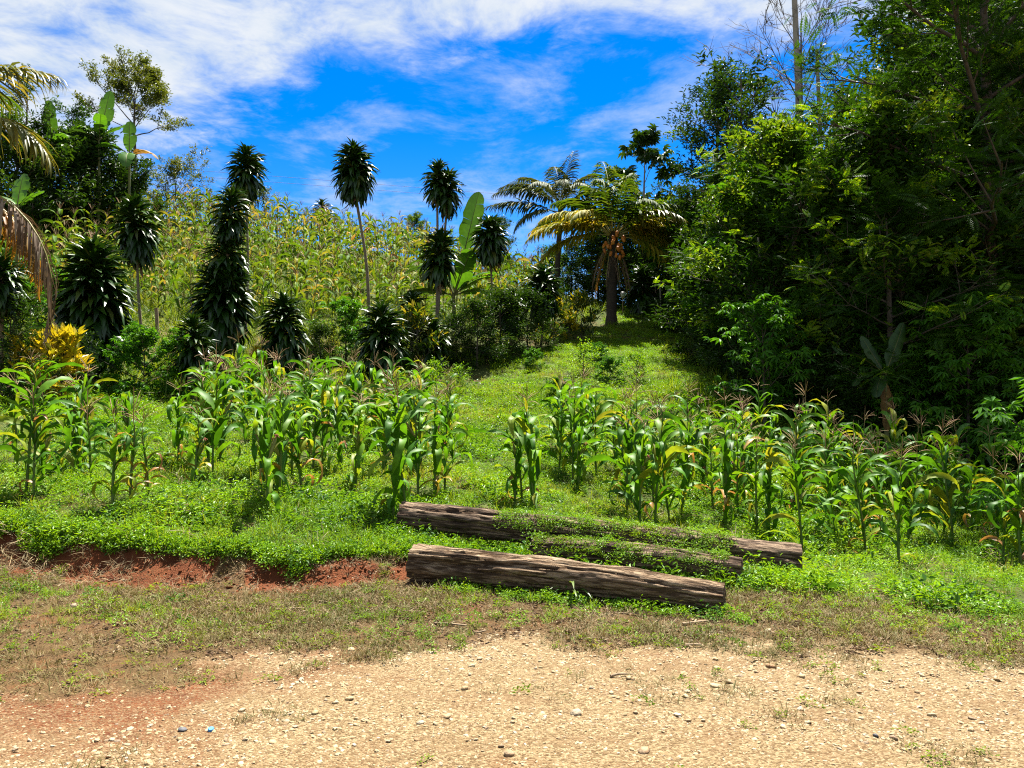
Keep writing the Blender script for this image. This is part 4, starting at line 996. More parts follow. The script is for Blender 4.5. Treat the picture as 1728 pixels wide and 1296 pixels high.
# shrubs that close the wood off towards the plot
EDGE = ([1165, 1200, 1235, 1290, 1350, 1430, 1520, 1620, 1740, 1850], [31, 25, 21.5, 18.8, 17.6, 17.0, 16.6, 16.4, 16.2, 16.0])
SHR = 'shrubs along the edge of the wood'
NTH = ('first second third fourth fifth sixth seventh eighth ninth tenth eleventh twelfth thirteenth fourteenth fifteenth sixteenth seventeenth eighteenth nineteenth twentieth '
       'twenty-first twenty-second twenty-third twenty-fourth').split()
for row, (off, hs) in enumerate(((0.3, .85), (1.6, 1.2), (3.2, 1.7), (5.5, 2.2))):
    for px in np.arange(1172, 1860, 34 + 8 * row):
        px2 = px + r.uniform(-12, 12)
        d = np.interp(px2, *EDGE) + off + r.uniform(-.3, .5)
        key = ('shrub_dark', 'shrub', 'shrub_dark', 'cassava_big', 'herb_fine')[int(r.integers(0, 5 if row < 1 else 4))]
        sc = hs * r.uniform(.75, 1.15) * {'cassava_big': .62, 'herb_fine': 1.4}.get(key, 1.0)
        look = {'shrub_dark': 'dark-leaved', 'shrub': 'small-leaved', 'cassava_big': 'fingered-leaved', 'herb_fine': 'low fingered-leaved'}[key]
        k = int((px - 1172) / (34 + 8 * row))
        lab = f"{look} shrub, {NTH[k]} from the path in the {('front', 'second', 'third', 'back')[row]} row of the thicket"
        tree('shrub', lab, 'shrub', on(px2, d), key, r.uniform(0, 6.28), float(sc), SHR, wood='stems')
tree('cassava_bush', 'bright cassava bush catching sun at the wood edge by the path', 'shrub', on(1290, 17.6), 'cassava', .5, 1.25, wood='stems')
tree('cassava_bush', 'tall cassava with big hanging fingered leaves near the right edge', 'shrub', on(1632, 16.0), 'cassava_big', 2.0, .85, wood='stems')
tree('cassava_bush', 'sunlit cassava sprig reaching in at the right edge', 'shrub', on(1800, 9.6), 'cassava', 1.2, 1.0, wood='stems')

# trees on and behind the hill
tree('umbrella_tree', 'flat-crowned light green tree topping the left hill', 'tree', on(222, 49), 'umbrella', 1.0, 1.0)
tree('leafy_tree', 'dark tree with ragged top at the upper left edge', 'tree', on(38, 40), 'dark_open', 2.0, 1.0)
tree('leafy_tree', 'dark dense tree under the banana leaves on the left hill', 'tree', on(140, 42), 'dome', .6, 1.32)
tree('leafy_tree', 'dark dense tree between the left edge and the banana plants', 'tree', on(95, 41), 'dome', 1.9, 1.28)
tree('leafy_tree', 'dark leafy tree just left of the airy crest tree', 'tree', on(205, 43), 'dome', 4.1, 1.0)
tree('leafy_tree', 'dark tree at the left edge behind the palm fronds', 'tree', on(20, 38), 'dome', 2.6, 1.3)
tree('wispy_tree', 'wispy tree left of the flat-crowned tree on the hill', 'tree', on(120, 46), 'wispy', .3, 1.0)
tree('airy_tree', 'airy many-stemmed tree on the hill crest right of the bananas', 'tree', on(292, 50), 'airy', 1.2, 1.0)
tree('airy_tree', 'small airy tree behind the tallest of the left dracaenas', 'tree', on(432, 55), 'airy', 3.0, .82)
tree('round_bush', 'round green bush on the skyline left of the twin-headed dracaena', 'shrub', on(697, 58), 'mid_leafy', .3, .50, wood='stems')
tree('leafy_tree', 'dark round tree on the skyline behind a single dracaena head', 'tree', on(838, 57), 'dark_wide', .8, .50)
tree('cecropia_tree', 'cecropia with big fingered leaves rising behind the coconut palm', 'tree', on(1088, 41), 'cecropia', .6, 1.05)
for q, (px, d, sc, rz) in enumerate(((950, 46, .5, 5), (1010, 43, .62, 1), (1065, 41, .66, 2), (1105, 40.5, .70, 3), (1150, 43, .8, 4))):
    tree('leafy_tree', f'low dark tree on the crest, {NTH[q]} from the left behind the coconut palms', 'tree', on(px, d), 'dome', rz, sc, 'low trees on the crest')
CREST = ((965, 42, 1.3), (1000, 41, 1.35), (1060, 39, 1.6), (1085, 37.5, 1.7), (1112, 38.5, 1.8), (1140, 39, 1.9), (930, 44, 1.2), (1020, 42, 1.6), (1190, 36, 2.0))
for k, (px, d, sc) in enumerate(CREST):
    tree('shrub', f'leafy shrub on the crest, {NTH[sorted(CREST).index((px, d, sc))]} from the left behind the coconut palms', 'shrub', on(px, d), ('shrub', 'shrub_dark')[k % 2], k * 1.3, sc, 'shrubs on the crest', wood='stems')

# ------------------------------------------------------------------ dracaenas
r = np.random.default_rng(11)
def drac(label, fx, d, heads, cane=True, sr=.045, ctx=None):
    p = on(fx, d); hs, st = [], []
    k = mpp(d)
    for (px, top, bot, hw, n) in heads:
        rad = hw * k
        zt, zb = at(px, top, d)[2] - p[2], at(px, bot, d)[2] - p[2]
        z1, z0 = zt - .72 * rad, zb + .42 * rad
        if z1 < z0 + .12: z0, z1 = (z0 + z1) / 2 - .06, (z0 + z1) / 2 + .06
        dx = (px - fx) * k
        hs.append((dx, r.normal(0, .02), z0, z1, rad, n))
        st.append([(0, 0, -.15), (dx * .35 + r.normal(0, .03), r.normal(0, .03), z0 * .5), (dx, 0, z0), (dx, 0, z1)])
    return dracaena(label, p, hs, st if cane else [], r, sr=sr)
drac('huge bushy dracaena leafed down to the ground beside the yellow croton', 155, 18, [(155, 388, 606, 66, 380)])
drac('dracaena head on a cane between the huge bushy one and the tall column', 240, 23, [(236, 322, 434, 42, 190)])
drac('tall dracaena with a round head above the leafy column', 412, 24.5, [(405, 238, 330, 34, 170)])
drac('column of three dracaena crowns stacked above each other', 372, 21, [(374, 305, 405, 35, 150), (372, 375, 485, 40, 170), (368, 430, 574, 57, 280)], sr=.06)
drac('small dark dracaena at the foot of the leafy column', 327, 18, [(328, 522, 642, 38, 170)])
drac('spiky dracaena right of the column above the maize', 480, 21, [(480, 486, 614, 43, 200)])
drac('tallest thin-caned dracaena standing alone against the sky', 624, 27, [(597, 238, 334, 37, 230)], sr=.06)
drac('twin-headed dracaena with a third crown half way up', 735, 26, [(728, 262, 338, 28, 130), (746, 277, 354, 29, 140), (735, 380, 472, 36, 170)], sr=.05)
drac('round-headed dracaena on a thin cane right of the banana', 833, 27, [(833, 359, 438, 34, 190)])
drac('dracaena with dense pale-edged crown left of the palm crotons', 912, 27, [(912, 442, 530, 36, 190)])
drac('low spiky dracaena in the hedge right of the bright cassava', 645, 22, [(645, 500, 640, 46, 210)])
drac('half-seen dracaena at the left edge under the dead frond', 0, 15, [(2, 415, 520, 40, 140)])
drac('small dracaena hidden in the hedge below the tallest one', 694, 25, [(694, 484, 560, 30, 110)])
drac('tiny dracaena on the hill crest against the sky', 540, 53, [(540, 331, 378, 20, 80)], sr=.08)
drac('slim dracaena in the hedge between the two round-headed ones', 862, 25.5, [(862, 478, 560, 28, 130)])
drac('dark dracaena in the shade right of the coconut palm', 1085, 34.5, [(1085, 440, 525, 32, 130)])
drac('dark dracaena low in the hedge below the twin-headed one', 735, 23.5, [(733, 525, 625, 36, 130)])

# ------------------------------------------------------------------ hedge bushes and crotons
def bush(name, label, px, d, key, sc, rz=0.0, sz=None, cat='shrub', group=None):
    return tree(name, label, cat, on(px, d), key, rz, sc, group, 'stems', sz)
bush('yellow_croton', 'bright yellow croton at the left edge below the dead frond', 72, 15.2, 'croton', 1.0, .3)
bush('yellow_croton', 'second yellow croton leaning against the huge bushy dracaena', 102, 15.6, 'croton', 1.08, 2.3)
bush('mixed_croton', 'dark croton with yellow leaf tips in the middle of the hedge', 703, 23, 'croton_mixed', 1.15, 1.0)
bush('yellow_croton', 'small yellow croton left of the spiky dracaena', 432, 20.5, 'croton', .72, 4.0)
bush('mixed_croton', 'green and yellow croton below the column of dracaena crowns', 462, 21.5, 'croton_mixed', .8, .2)
bush('mixed_croton', 'green croton with orange leaves at the foot of the coconut palm', 982, 29, 'croton_mixed', 1.05, .8)
bush('yellow_croton', 'yellow-leaved croton beside the palm trunk', 960, 28.8, 'croton', .78, 1.7)
bush('mixed_croton', 'dark croton at the right end of the hedge', 935, 27.6, 'croton_mixed', .95, 3.0)
bush('cassava_bush', 'bright green cassava bush in the hedge left of the spiky dracaena', 583, 23, 'cassava', .92, .3)
bush('leafy_bush', 'bright green low bush beside the huge bushy dracaena', 243, 17.6, 'herb_fine', 1.15, .3)
bush('leafy_bush', 'light green bush behind the left-edge fronds', 62, 19.5, 'cassava', 1.1, 1.9)
bush('leafy_bush', 'green bush under the hill between two left dracaenas', 120, 21.5, 'shrub', .8, 2.9)
bush('dark_bush', 'dark bush at the left edge behind the yellow croton', 18, 15.2, 'shrub_dark', .75, .5)
bush('dark_bush', 'dark shaded bush between croton and huge dracaena', 118, 16.6, 'shrub_dark', .5, 1.5)
for px, d, sc, sz, lab in ((805, 24, .85, .85, 'dense dark bush in the hedge right of the banana'), (770, 24.8, .62, .8, 'dense dark bush right below the banana leaves'),
                       (845, 25, .85, .9, 'dense dark bush right of the hedge middle'), (890, 26, .8, .9, 'dense dark bush left of the palm crotons'),
                       (670, 23.4, .7, .8, 'dense dark bush behind the low spiky dracaena'), (540, 22.5, .55, .9, 'small dark bush left of the bright cassava')):
    bush('dark_bush', lab, px, d, 'shrub_dark', sc, px * .7, sz, group='dense bushes of the hedge')
for px, d, sc, lab in ((735, 21.6, .7, 'low green herb in front of the hedge croton'), (775, 21.4, .6, 'low green herb at the foot of the dark bushes'), (900, 23.5, .8, 'low herb at the left edge of the grassy path'),
                       (985, 22.5, .9, 'leafy herb in the middle of the grassy path'), (1030, 21.5, .95, 'leafy herb on the path right of another'), (1075, 21.0, .85, 'leafy herb on the shaded side of the path'), (940, 20.0, .7, 'leafy herb at the top of the grass lane'), (1010, 24.5, .8, 'leafy herb high on the grassy path')):
    bush('leafy_herb', lab, px, d, 'herb' if px % 2 else 'herb_fine', sc * (1 if px % 2 else .55), px, None, 'herb', 'leafy herbs on the grassy path')

# ------------------------------------------------------------------ coconut palms
def coconut_palm(label, px, d, crown, fronds, nuts, r, tr=.2, lean=0):
    p = on(px, d); c = at(*crown, d) - p
    o = thing('coconut_palm', label, 'palm', p, 0, 'coconut palms')
    P = smoothpath([(0, 0, -.2), (c[0] * .3 + lean, 0, c[2] * .4), (c[0], 0, c[2] - .15), (c[0], 0, c[2] + .15)], 18)
    g = Geo(); tube(g, P, np.interp(np.linspace(0, 1, 18), [0, .1, .8, 1], [tr * 1.4, tr, tr * .85, tr * 1.1]) * (1 + .06 * (np.arange(18) % 2)), 12)
    obj('trunk', g.mesh('palm_trunk', MAT['palm_trunk']), o)
    for f in fronds:
        az, e0, e1, L, m = f[:5]
        b = (c[0] + .10 * math.cos(math.radians(az)), .10 * math.sin(math.radians(az)), c[2] + (f[5] if len(f) > 5 else 0))
        dead = m in ('palm_dead', 'palm_orange')
        frond(o, b, math.radians(az), L * (.8 if dead else 1.16), e0, e1, m, L * (.16 if dead else .29), r, hang=.15 if dead else .55, lw=.07 if dead else .13, pairs=30 if dead else 52)
    if nuts:
        g = Geo(); n, s = 7, 10
        th = np.linspace(0, np.pi, n); prof = np.sin(th) * (1 + .12 * np.cos(th * 2))
        tube(g, np.stack([0 * th, 0 * th, -np.cos(th) * .135], 1), np.maximum(prof * .088, .004), s)
        nm = g.mesh('coconut', MAT['coconut'])
        gs = Geo(); tube(gs, [(0, 0, .3), (.02, 0, .12), (0, 0, 0)], [.02, .015, .01], 5)
        for a, rr_, z in nuts:
            obj('coconut', nm, o, (c[0] + rr_ * math.cos(a), rr_ * math.sin(a), c[2] + z), (r.normal(0, .4), r.normal(0, .4), r.uniform(0, 6)), float(r.uniform(.8, 1.08)))
        for a in (4.0, 4.7, 5.4):
            obj('fruit_stalk', gs.mesh('fruit_stalk', MAT['rachis']), o, (c[0] + .3 * math.cos(a), .3 * math.sin(a), c[2] - .45), (.3, 0, a), (1, 1, 1.3))
    return o
r = np.random.default_rng(21)
nuts = []
for ca, cr, cz, n in ((4.0, .44, -.66, 7), (5.1, .44, -.72, 8), (4.6, .36, -.25, 4), (5.6, .46, -.30, 4)):
    for k in range(n): nuts.append((ca + r.normal(0, .34), cr + r.uniform(-.06, .16), cz + r.uniform(-.3, .3)))
coconut_palm('coconut palm with orange nuts and yellowing fronds at the top of the path', 1032, 32.5, (1035, 398), [
    (182, 10, -62, 3.1, 'palm_yellow'), (170, 32, -30, 3.2, 'palm_yellow'), (158, 42, -30, 3.3, 'palm'), (205, 40, -40, 3.2, 'palm_yellow'), (140, 62, -8, 3.4, 'palm'), (110, 72, 12, 3.7, 'palm'),
    (95, 84, 35, 3.9, 'palm'), (70, 76, 20, 3.8, 'palm'), (250, 66, -20, 3.2, 'palm'), (48, 60, -5, 3.6, 'palm'), (28, 46, -25, 3.3, 'palm'), (330, 52, -38, 3.1, 'palm'), (12, 26, -38, 3.2, 'palm_yellow'),
    (358, 8, -55, 3.1, 'palm_yellow'), (345, -10, -70, 3.5, 'palm_yellow'), (300, 58, -40, 2.8, 'palm'), (225, 50, -55, 2.7, 'palm_yellow'), (280, 75, -10, 3.0, 'palm'),
    (200, -52, -86, 2.9, 'palm_dead', -.2), (160, -62, -88, 3.0, 'palm_orange', -.3), (340, -64, -88, 2.8, 'palm_dead', -.3), (20, -66, -89, 2.9, 'palm_dead', -.3),
    (235, -62, -88, 2.6, 'palm_dead', -.3), (290, -66, -89, 2.5, 'palm_dead', -.4), (128, 64, -4, 3.6, 'palm'), (40, 54, -14, 3.5, 'palm'), (148, 48, -24, 3.4, 'palm_olive'), (20, 36, -34, 3.4, 'palm_olive'),
    (192, 26, -45, 3.4, 'palm_yellow'), (4, 22, -45, 3.4, 'palm_yellow'), (320, 40, -45, 3.1, 'palm_olive'), (350, 34, -42, 3.3, 'palm_yellow')], nuts, r, .22)
coconut_palm('greyish coconut palm on a slim trunk behind the fruiting palm', 939, 40, (946, 352), [
    (188, 25, -25, 3.5, 'palm_grey', -.3), (175, 48, -30, 3.3, 'palm_grey'), (160, 58, -22, 3.4, 'palm_grey'), (135, 66, 0, 3.4, 'palm_grey'), (230, 60, -50, 2.7, 'palm_grey'), (95, 78, 20, 3.4, 'palm_grey'), (60, 80, 50, 3.3, 'palm_grey'),
    (40, 70, 5, 3.2, 'palm_grey'), (15, 50, -30, 3.0, 'palm_grey'), (350, 30, -50, 2.8, 'palm_grey'), (300, 55, -50, 2.6, 'palm_grey'), (270, 72, -60, 2.5, 'palm_grey'), (200, 10, -70, 2.6, 'palm_grey', -.2), (330, 0, -75, 2.4, 'palm_grey', -.2)], [], r, .15)
# palm beyond the left edge whose fronds hang into the picture
r = np.random.default_rng(22)
pl = on(-175, 11.0); cz = at(-175, 265, 11.0)[2] - pl[2]
o = thing('coconut_palm', 'palm beyond the left edge whose fronds hang into view', 'palm', pl, 0, 'coconut palms')
g = Geo(); tube(g, smoothpath([(0, 0, -.2), (.05, 0, cz * .5), (0, 0, cz + .1)], 14), np.linspace(.22, .17, 14), 12); obj('trunk', g.mesh('palm_trunk', MAT['palm_trunk']), o)
for az, e0, e1, L, m, dz, lab in ((-4, 34, -62, 2.55, 'palm_olive', .25, 'yellow-green frond hanging in at the left edge'), (3, 56, -20, 2.5, 'palm_olive', .35, 'upper frond tip at the left edge'), (-8, 12, -112, 3.9, 'palm_dead', -.45, 'dead grey-brown frond hanging down at the left edge'),
                             (8, 10, -95, 2.7, 'palm_orange', -.45, 'orange withered frond behind the dead one'), (90, 60, -10, 3.2, 'palm', .3, None), (180, 40, -40, 3.0, 'palm', .2, None), (230, 45, -40, 3.0, 'palm', .2, None), (140, 50, -30, 3.0, 'palm', .2, None)):
    frond(o, (0, 0, cz + dz), math.radians(az), L, e0, e1, m, .85, r, lab, pairs=56, lw=.05 if m != 'palm_olive' else .08, hang=1.0 if m != 'palm_olive' else .6)

# ------------------------------------------------------------------ bananas
r = np.random.default_rng(31)
bp = on(765, 27.5); bs = at(765, 497, 27.5)[2] - bp[2]
banana('banana_plant', 'banana plant with one huge upright leaf in the hedge', bp, bs, [
    (90, 4.0, .80, 88, 80, 13, None), (272, 1.8, .82, 72, 56, -22, None), (176, 2.4, .62, 74, -42, 0, 'banana_dark'), (8, 2.0, .62, 58, -14, 0, None), (350, 1.7, .5, 40, 5, 0, None), (195, 1.9, .55, 20, -30, 20, 'banana_dark'), (345, 1.8, .55, 20, -30, -10, None), (150, 1.5, .6, 75, 20, 0, None)], r)
for px, d, topy, lv, lab in (
    (80, 40, 240, [(92, 2.5, .8, 88, 84, -8, None), (20, 1.6, .6, 30, -30, 0, None), (200, 2.0, .6, 50, -20, 0, None), (330, 1.8, .6, 40, -40, 0, None)], 'banana plant nearest the left edge on the hill'),
    (160, 41, 232, [(92, 2.9, .9, 87, 82, 8, None), (160, 2.3, .7, 55, -15, 0, None), (30, 2.0, .7, 60, 0, 0, None), (300, 2.0, .7, 60, -10, 0, None), (200, 2.2, .7, 35, -40, 0, 'banana_dark')], 'banana plant with the tallest upright leaf on the left hill'),
    (212, 41, 258, [(92, 2.0, .8, 85, 80, -4, None), (290, 2.0, .8, 5, -88, 0, None), (350, 1.9, .7, 30, -60, 0, 'banana_dead'), (190, 1.9, .65, 45, -30, 0, None)], 'banana plant under the flat-crowned tree on the hill')):
    p = on(px, d); banana('banana_plant', lab, p, at(px, topy, d)[2] - p[2], lv, r, 'banana', 'banana plants on the left hill')
p = on(22, 16.5)
banana('banana_plant', 'juvenile banana leaf upright at the left edge between the fronds', p, at(22, 345, 16.5)[2] - p[2], [(75, .85, .42, 84, 74, 0, 'banana'), (20, .7, .3, 60, 20, 0, 'banana'), (160, .7, .3, 55, 0, 0, None)], r, 'banana', sr=.06)
p = on(1494, 16.2)
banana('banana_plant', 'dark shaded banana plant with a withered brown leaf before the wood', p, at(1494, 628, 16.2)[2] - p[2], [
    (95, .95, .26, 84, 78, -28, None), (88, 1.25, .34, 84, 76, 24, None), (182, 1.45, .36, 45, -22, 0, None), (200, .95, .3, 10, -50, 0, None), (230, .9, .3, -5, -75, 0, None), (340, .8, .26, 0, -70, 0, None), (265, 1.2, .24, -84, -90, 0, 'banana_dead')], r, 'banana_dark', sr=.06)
# ------------------------------------------------------------------ maize in the plot
r = np.random.default_rng(5)
PLOT = 'maize plants in the front plot'
placed = []
def plant_at(px, py, top, label, yellow=.12, ears=None):
    """foot at photo pixel (px, py); leaves reach up to row top"""
    p = hit(px, py); d = p[1]
    h = (py - top) * mpp(d)
    placed.append((p[0], p[1]))
    maize_plant(p, h, label, PLOT, r, True, yellow, ears)
for a in ((42, 835, 622, 'tall maize plant at the left edge with a high bare tassel', .05, 1),
          (60, 842, 690, 'shorter maize plant leaning on the left-edge one', .05, 0),
          (128, 806, 645, 'maize plant second from the left edge, dark and upright', .05, 1),
          (142, 800, 640, 'maize plant just right of the second from the left edge', .05, 0),
          (78, 800, 668, 'pale maize plant between the two dark ones at left', .15, 0),
          (192, 862, 715, 'front maize plant at left beside the yellowed one', .2, 0),
          (222, 846, 720, 'yellowed withering maize plant near the left front', .75, 0),
          (250, 838, 730, 'withering maize plant right of the yellowed one', .6, 0),
          (452, 866, 690, 'front maize plant left of the logs above the bank', .12, 1),
          (470, 846, 668, 'maize plant just behind the front one left of the logs', .1, 1),
          (445, 800, 640, 'maize plant farther behind the front one left of the logs', .1, 0),
          (370, 785, 640, 'tall maize plant in the middle of the left rows', .12, 1),
          (352, 790, 655, 'maize plant left of the tall middle one', .12, 0),
          (300, 790, 670, 'maize plant halfway between left edge and middle rows', .15, 0),
          (545, 790, 650, 'maize plant left of the group by the rear log', .1, 1),
          (665, 882, 690, 'tall maize plant at the left end of the rear log', .12, 0),
          (684, 872, 668, 'maize plant behind the left end of the rear log', .05, 0),
          (708, 852, 665, 'maize plant with red silk right of the rear log end', .08, 1),
          (735, 842, 690, 'maize plant on the right of the rear log group', .15, 1),
          (752, 832, 680, 'outer maize plant of the rear log group by the lane', .1, 0),
          (868, 858, 700, 'left maize plant of the pair in the grass lane', .06, 1),
          (902, 868, 688, 'right maize plant of the pair in the grass lane', .06, 1),
          (880, 850, 715, 'small maize plant inside the pair in the lane', .1, 0),
          (1078, 892, 735, 'maize plant behind the middle of the rear log', .1, 1),
          (1104, 888, 708, 'dark maize plant behind the rear log, middle of the picture', .05, 0),
          (1130, 882, 725, 'maize plant right of the dark one behind the rear log', .12, 0),
          (1060, 862, 730, 'maize plant on the lane side of the right stand', .15, 0),
          (1275, 905, 765, 'maize plant behind the right end of the rear log', .12, 0),
          (1352, 938, 765, 'maize plant at the right end of the rear log', .1, 1),
          (1300, 905, 755, 'maize plant left of the one at the rear log end', .12, 0),
          (1400, 900, 780, 'maize plant between log end and the next front plant', .12, 0),
          (1460, 934, 768, 'front maize plant right of the logs with browned lower leaves', .22, 0),
          (1516, 955, 790, 'foremost maize plant right of the logs', .14, 0),
          (1640, 905, 790, 'maize plant third from the right edge', .14, 1),
          (1694, 952, 815, 'maize plant second from the right edge', .1, 0),
          (1722, 960, 800, 'dark maize plant cut by the right edge', .03, 0)):
    plant_at(*a)
# the rows behind them
def row_label(side, j, k):
    return f'{NTH[k]} maize plant from the left, {NTH[j]} row back, {side}'
def fill(side, y0, y1, x_of, dy, dx, hmean, rows_detail):
    j = 0; y = y0
    while y < y1:
        xa, xb = x_of(y); k = 0
        x = xa + r.uniform(0, .4)
        while x < xb:
            xx, yy = x + r.normal(0, .10), y + r.normal(0, .14)
            px_ = CX + F_PX * xx / yy
            if r.random() < (.92 if px_ > 330 else .5 if yy < 12.0 else .12) and min([9.0] + [math.hypot(xx - a, yy - b) for a, b in placed]) > .38:
                p = (xx, yy, h1(xx, yy)); h = hmean * r.uniform(.66, 1.2) * (1.0 if px_ > 330 else .75)
                maize_plant(p, h, row_label(side, j, k), PLOT, r, yy < rows_detail, .12)
                placed.append((xx, yy)); k += 1
            x += dx * r.uniform(.8, 1.25)
        y += dy; j += 1
fill('left stand', 9.6, 17.5, lambda y: ((-60 - CX) / F_PX * y, (np.interp(y, [9.6, 12, 17.5], [600, 765, 770]) - CX) / F_PX * y), .86, .70, 1.26, 12.2)
fill('right stand', 10.3, 15.4, lambda y: ((np.interp(y, [10.3, 12, 14, 16], [1050, 960, 925, 930]) - CX) / F_PX * y, (np.interp(y, [10.3, 13, 15.4], [1760, 1700, 1330]) - CX) / F_PX * y), .68, .55, 1.25, 11.8)

# ------------------------------------------------------------------ drying maize on the hill
r = np.random.default_rng(6)
pts = []
d = 25.0
while d < 58:
    for px in np.arange(-40, 930, 0.92 * F_PX / d):
        dd = d + r.normal(0, .3); q = px + r.normal(0, .16 * F_PX / d)
        lim = np.interp(q, [-40, 100, 180, 300, 420, 560, 640, 800, 930], [24, 25, 26.5, 25.5, 26, 26, 27.5, 28.5, 31])
        if dd > lim and r.random() < .93: pts.append(on(q, dd))
    d += 1.15 if d < 40 else 1.45
pts = np.array(sorted(pts, key=lambda p: p[1]))
near, far = pts[:240], pts[240:]
for p in near:
    px = project(p)[0]
    zone_ = 'left of the column of dracaenas' if px < 330 else 'between the dracaena column and the tallest dracaena' if px < 610 else 'behind the hedge and its banana'
    o = obj('drying_maize', MZ['dry'][r.integers(0, 9)], None, p, (r.normal(0, .10), r.normal(0, .10), r.uniform(0, 6.28)), float(r.uniform(.85, 1.4)))
    tag(o, 'drying yellow-green maize stalk low on the hill, ' + zone_, 'maize plant', 'drying maize on the hill, ' + zone_)
scatter('hillside_maize', far, np.stack([r.normal(0, .10, len(far)), r.normal(0, .10, len(far)), r.uniform(0, 6.28, len(far))], 1), r.uniform(.9, 1.5, len(far)), r.integers(0, 9, len(far)), MZ['dry'], 'mass of drying maize higher up the hill')

# ------------------------------------------------------------------ logs
def log(label, A, B, ra, rb, mat, seed, name='fallen_log', bare=None):
    """A, B: the axis ends; parts: bark and two sawn end faces"""
    A, B = np.array(A, float), np.array(B, float); L = np.linalg.norm(B - A); d = (B - A) / L
    o = thing(name, label, 'log', A, 0, 'fallen logs beside the road')
    o.rotation_euler = Matrix(frames(np.array([d]))[0][:, [1, 0, 2]] * np.array([1, -1, 1])).to_euler()
    n, s = 150, 72
    t, th = np.linspace(0, 1, n), np.linspace(0, 2 * np.pi, s, endpoint=False)
    TT, TH = np.meshgrid(t, th, indexing='ij')
    cx, cy_ = np.cos(TH) * 3, np.sin(TH) * 3
    ridge = fbm(TT * L * 3.5 + 5, TH * 11 / np.pi + 100, seed, 4) - .5
    ridge = ridge * (1 - sstep(5.5, 6.28, TH)) * sstep(0, .7, TH)
    crack = -np.clip(fbm(TT * L * 1.8, TH * 20 / np.pi + 50, seed + 9, 3) - .52, 0, 1) * 1.3 * (1 - sstep(5.6, 6.28, TH)) * sstep(0, .6, TH)
    lump = (np.sin(TT * 9 + seed) * .02 + np.sin(TT * 23 + TH * 2) * .012)
    R = (ra + (rb - ra) * TT) * (1 + lump + ridge * .26 + crack * .9)
    bend = np.sin(TT * np.pi) * .03
    V = np.stack([TT * L, R * np.cos(TH), R * np.sin(TH) + bend], -1).reshape(-1, 3)
    i, j = np.meshgrid(np.arange(n - 1), np.arange(s), indexing='ij'); k = (j + 1) % s
    g = Geo(); g.add(V, np.stack([i * s + j, (i + 1) * s + j, (i + 1) * s + k, i * s + k], -1).reshape(-1, 4))
    obj('bark', g.mesh('log_bark', mat), o)
    for e, x in ((0, .004), (n - 1, L - .004)):
        ring = V.reshape(n, s, 3)[e].copy(); rr_ = np.random.default_rng(seed + e)
        rings = [np.c_[np.full(s, x + (-1 if e == 0 else 1) * q), ring[:, 1:] * f] for f, q in ((.985, 0.0), (.7, .006), (.35, .012))]
        rings = [a + np.c_[rr_.normal(0, .004, s), np.zeros((s, 2))] for a in rings]
        ge = Geo(); VV = np.vstack(rings + [[[x, 0, 0]]])
        F = []
        for q in range(2):
            for m in range(s):
                f = (q * s + m, q * s + (m + 1) % s, (q + 1) * s + (m + 1) % s, (q + 1) * s + m); F.append(f if e else f[::-1])
        ge.add(VV, F); ge.add(VV, [((2 * s + m), (2 * s + (m + 1) % s), 3 * s) if e else ((2 * s + (m + 1) % s), (2 * s + m), 3 * s) for m in range(s)])
        obj('end_face', ge.mesh('log_end', MAT['logend']), o)
    return o
def lie(px, py, d, rad):                   # axis point of a log whose foot is seen at (px, py)
    x = at(px, py, d)[0]; return (x, d, h1(x, d) + rad * .82)
LA, LB = lie(699, 978, 7.05, .165), lie(1222, 1030, 6.12, .115)
RA, RB = lie(677, 905, 8.35, .17), lie(1350, 975, 7.45, .175)
MA, MB_ = lie(900, 950, 7.75, .13), lie(1252, 985, 7.0, .13)
log('front fallen log with tan weathered bark lying beside the road', LA, LB, .168, .122, MAT['log'], 3)
log('rear fallen log, longest and darkest, half covered by weeds', RA, RB, .158, .168, MAT['log_dark'], 14)
log('short mossy log sunk in creepers between the two long logs', MA, MB_, .13, .135, MAT['log_dark'], 27)

# ------------------------------------------------------------------ ground cover
def stone_mesh(k):
    import bmesh
    bm = bmesh.new(); bmesh.ops.create_icosphere(bm, subdivisions=1, radius=.5)
    rr_ = np.random.default_rng(400 + k); sq = np.array([1, rr_.uniform(.6, .95), rr_.uniform(.30, .52)])
    for v in bm.verts: v.co = Vector(np.array(v.co) * sq * rr_.uniform(.78, 1.18))
    me = bpy.data.meshes.new('stone'); bm.to_mesh(me); bm.free(); me.materials.append(MAT['stone'])
    me.polygons.foreach_set('use_smooth', np.full(len(me.polygons), k % 3 != 0))
    return me
r = np.random.default_rng(8)
WEEDS = [clump_mesh('weed_clump', MAT['weed'], 62, .13, .11, .034, T_OVAL, (-15, 45), 300 + k) for k in range(4)] + [clump_mesh('weed_sprig', MAT['weed'], 44, .08, .20, .042, T_LONG, (-5, 60), 310 + k) for k in range(2)] + [clump_mesh('dark_weed', MAT['weed_dark'], 40, .12, .15, .05, T_OVAL, (-15, 45), 314 + k) for k in range(1)]
GRASS = [tuft_mesh('grass_tuft', MAT['grass'], 30, .035, .16, .007, 320 + k) for k in range(4)]
SHORT = [tuft_mesh('short_grass', MAT['drygrass'], 33, .05, .055, .0045, 330 + k, (15, 75)) for k in range(4)] + [clump_mesh('verge_weed', MAT['grass'], 24, .06, .035, .022, T_OVAL, (-10, 40), 340)]
TALL = [tuft_mesh('tall_grass', MAT['grass'], 36, .08, .55, .016, 350 + k, (50, 88), (-.3, -1.2)) for k in range(3)] + [clump_mesh('hill_weed', MAT['midleaf'], 50, .28, .5, .10, T_LONG, (-15, 50), 356)]
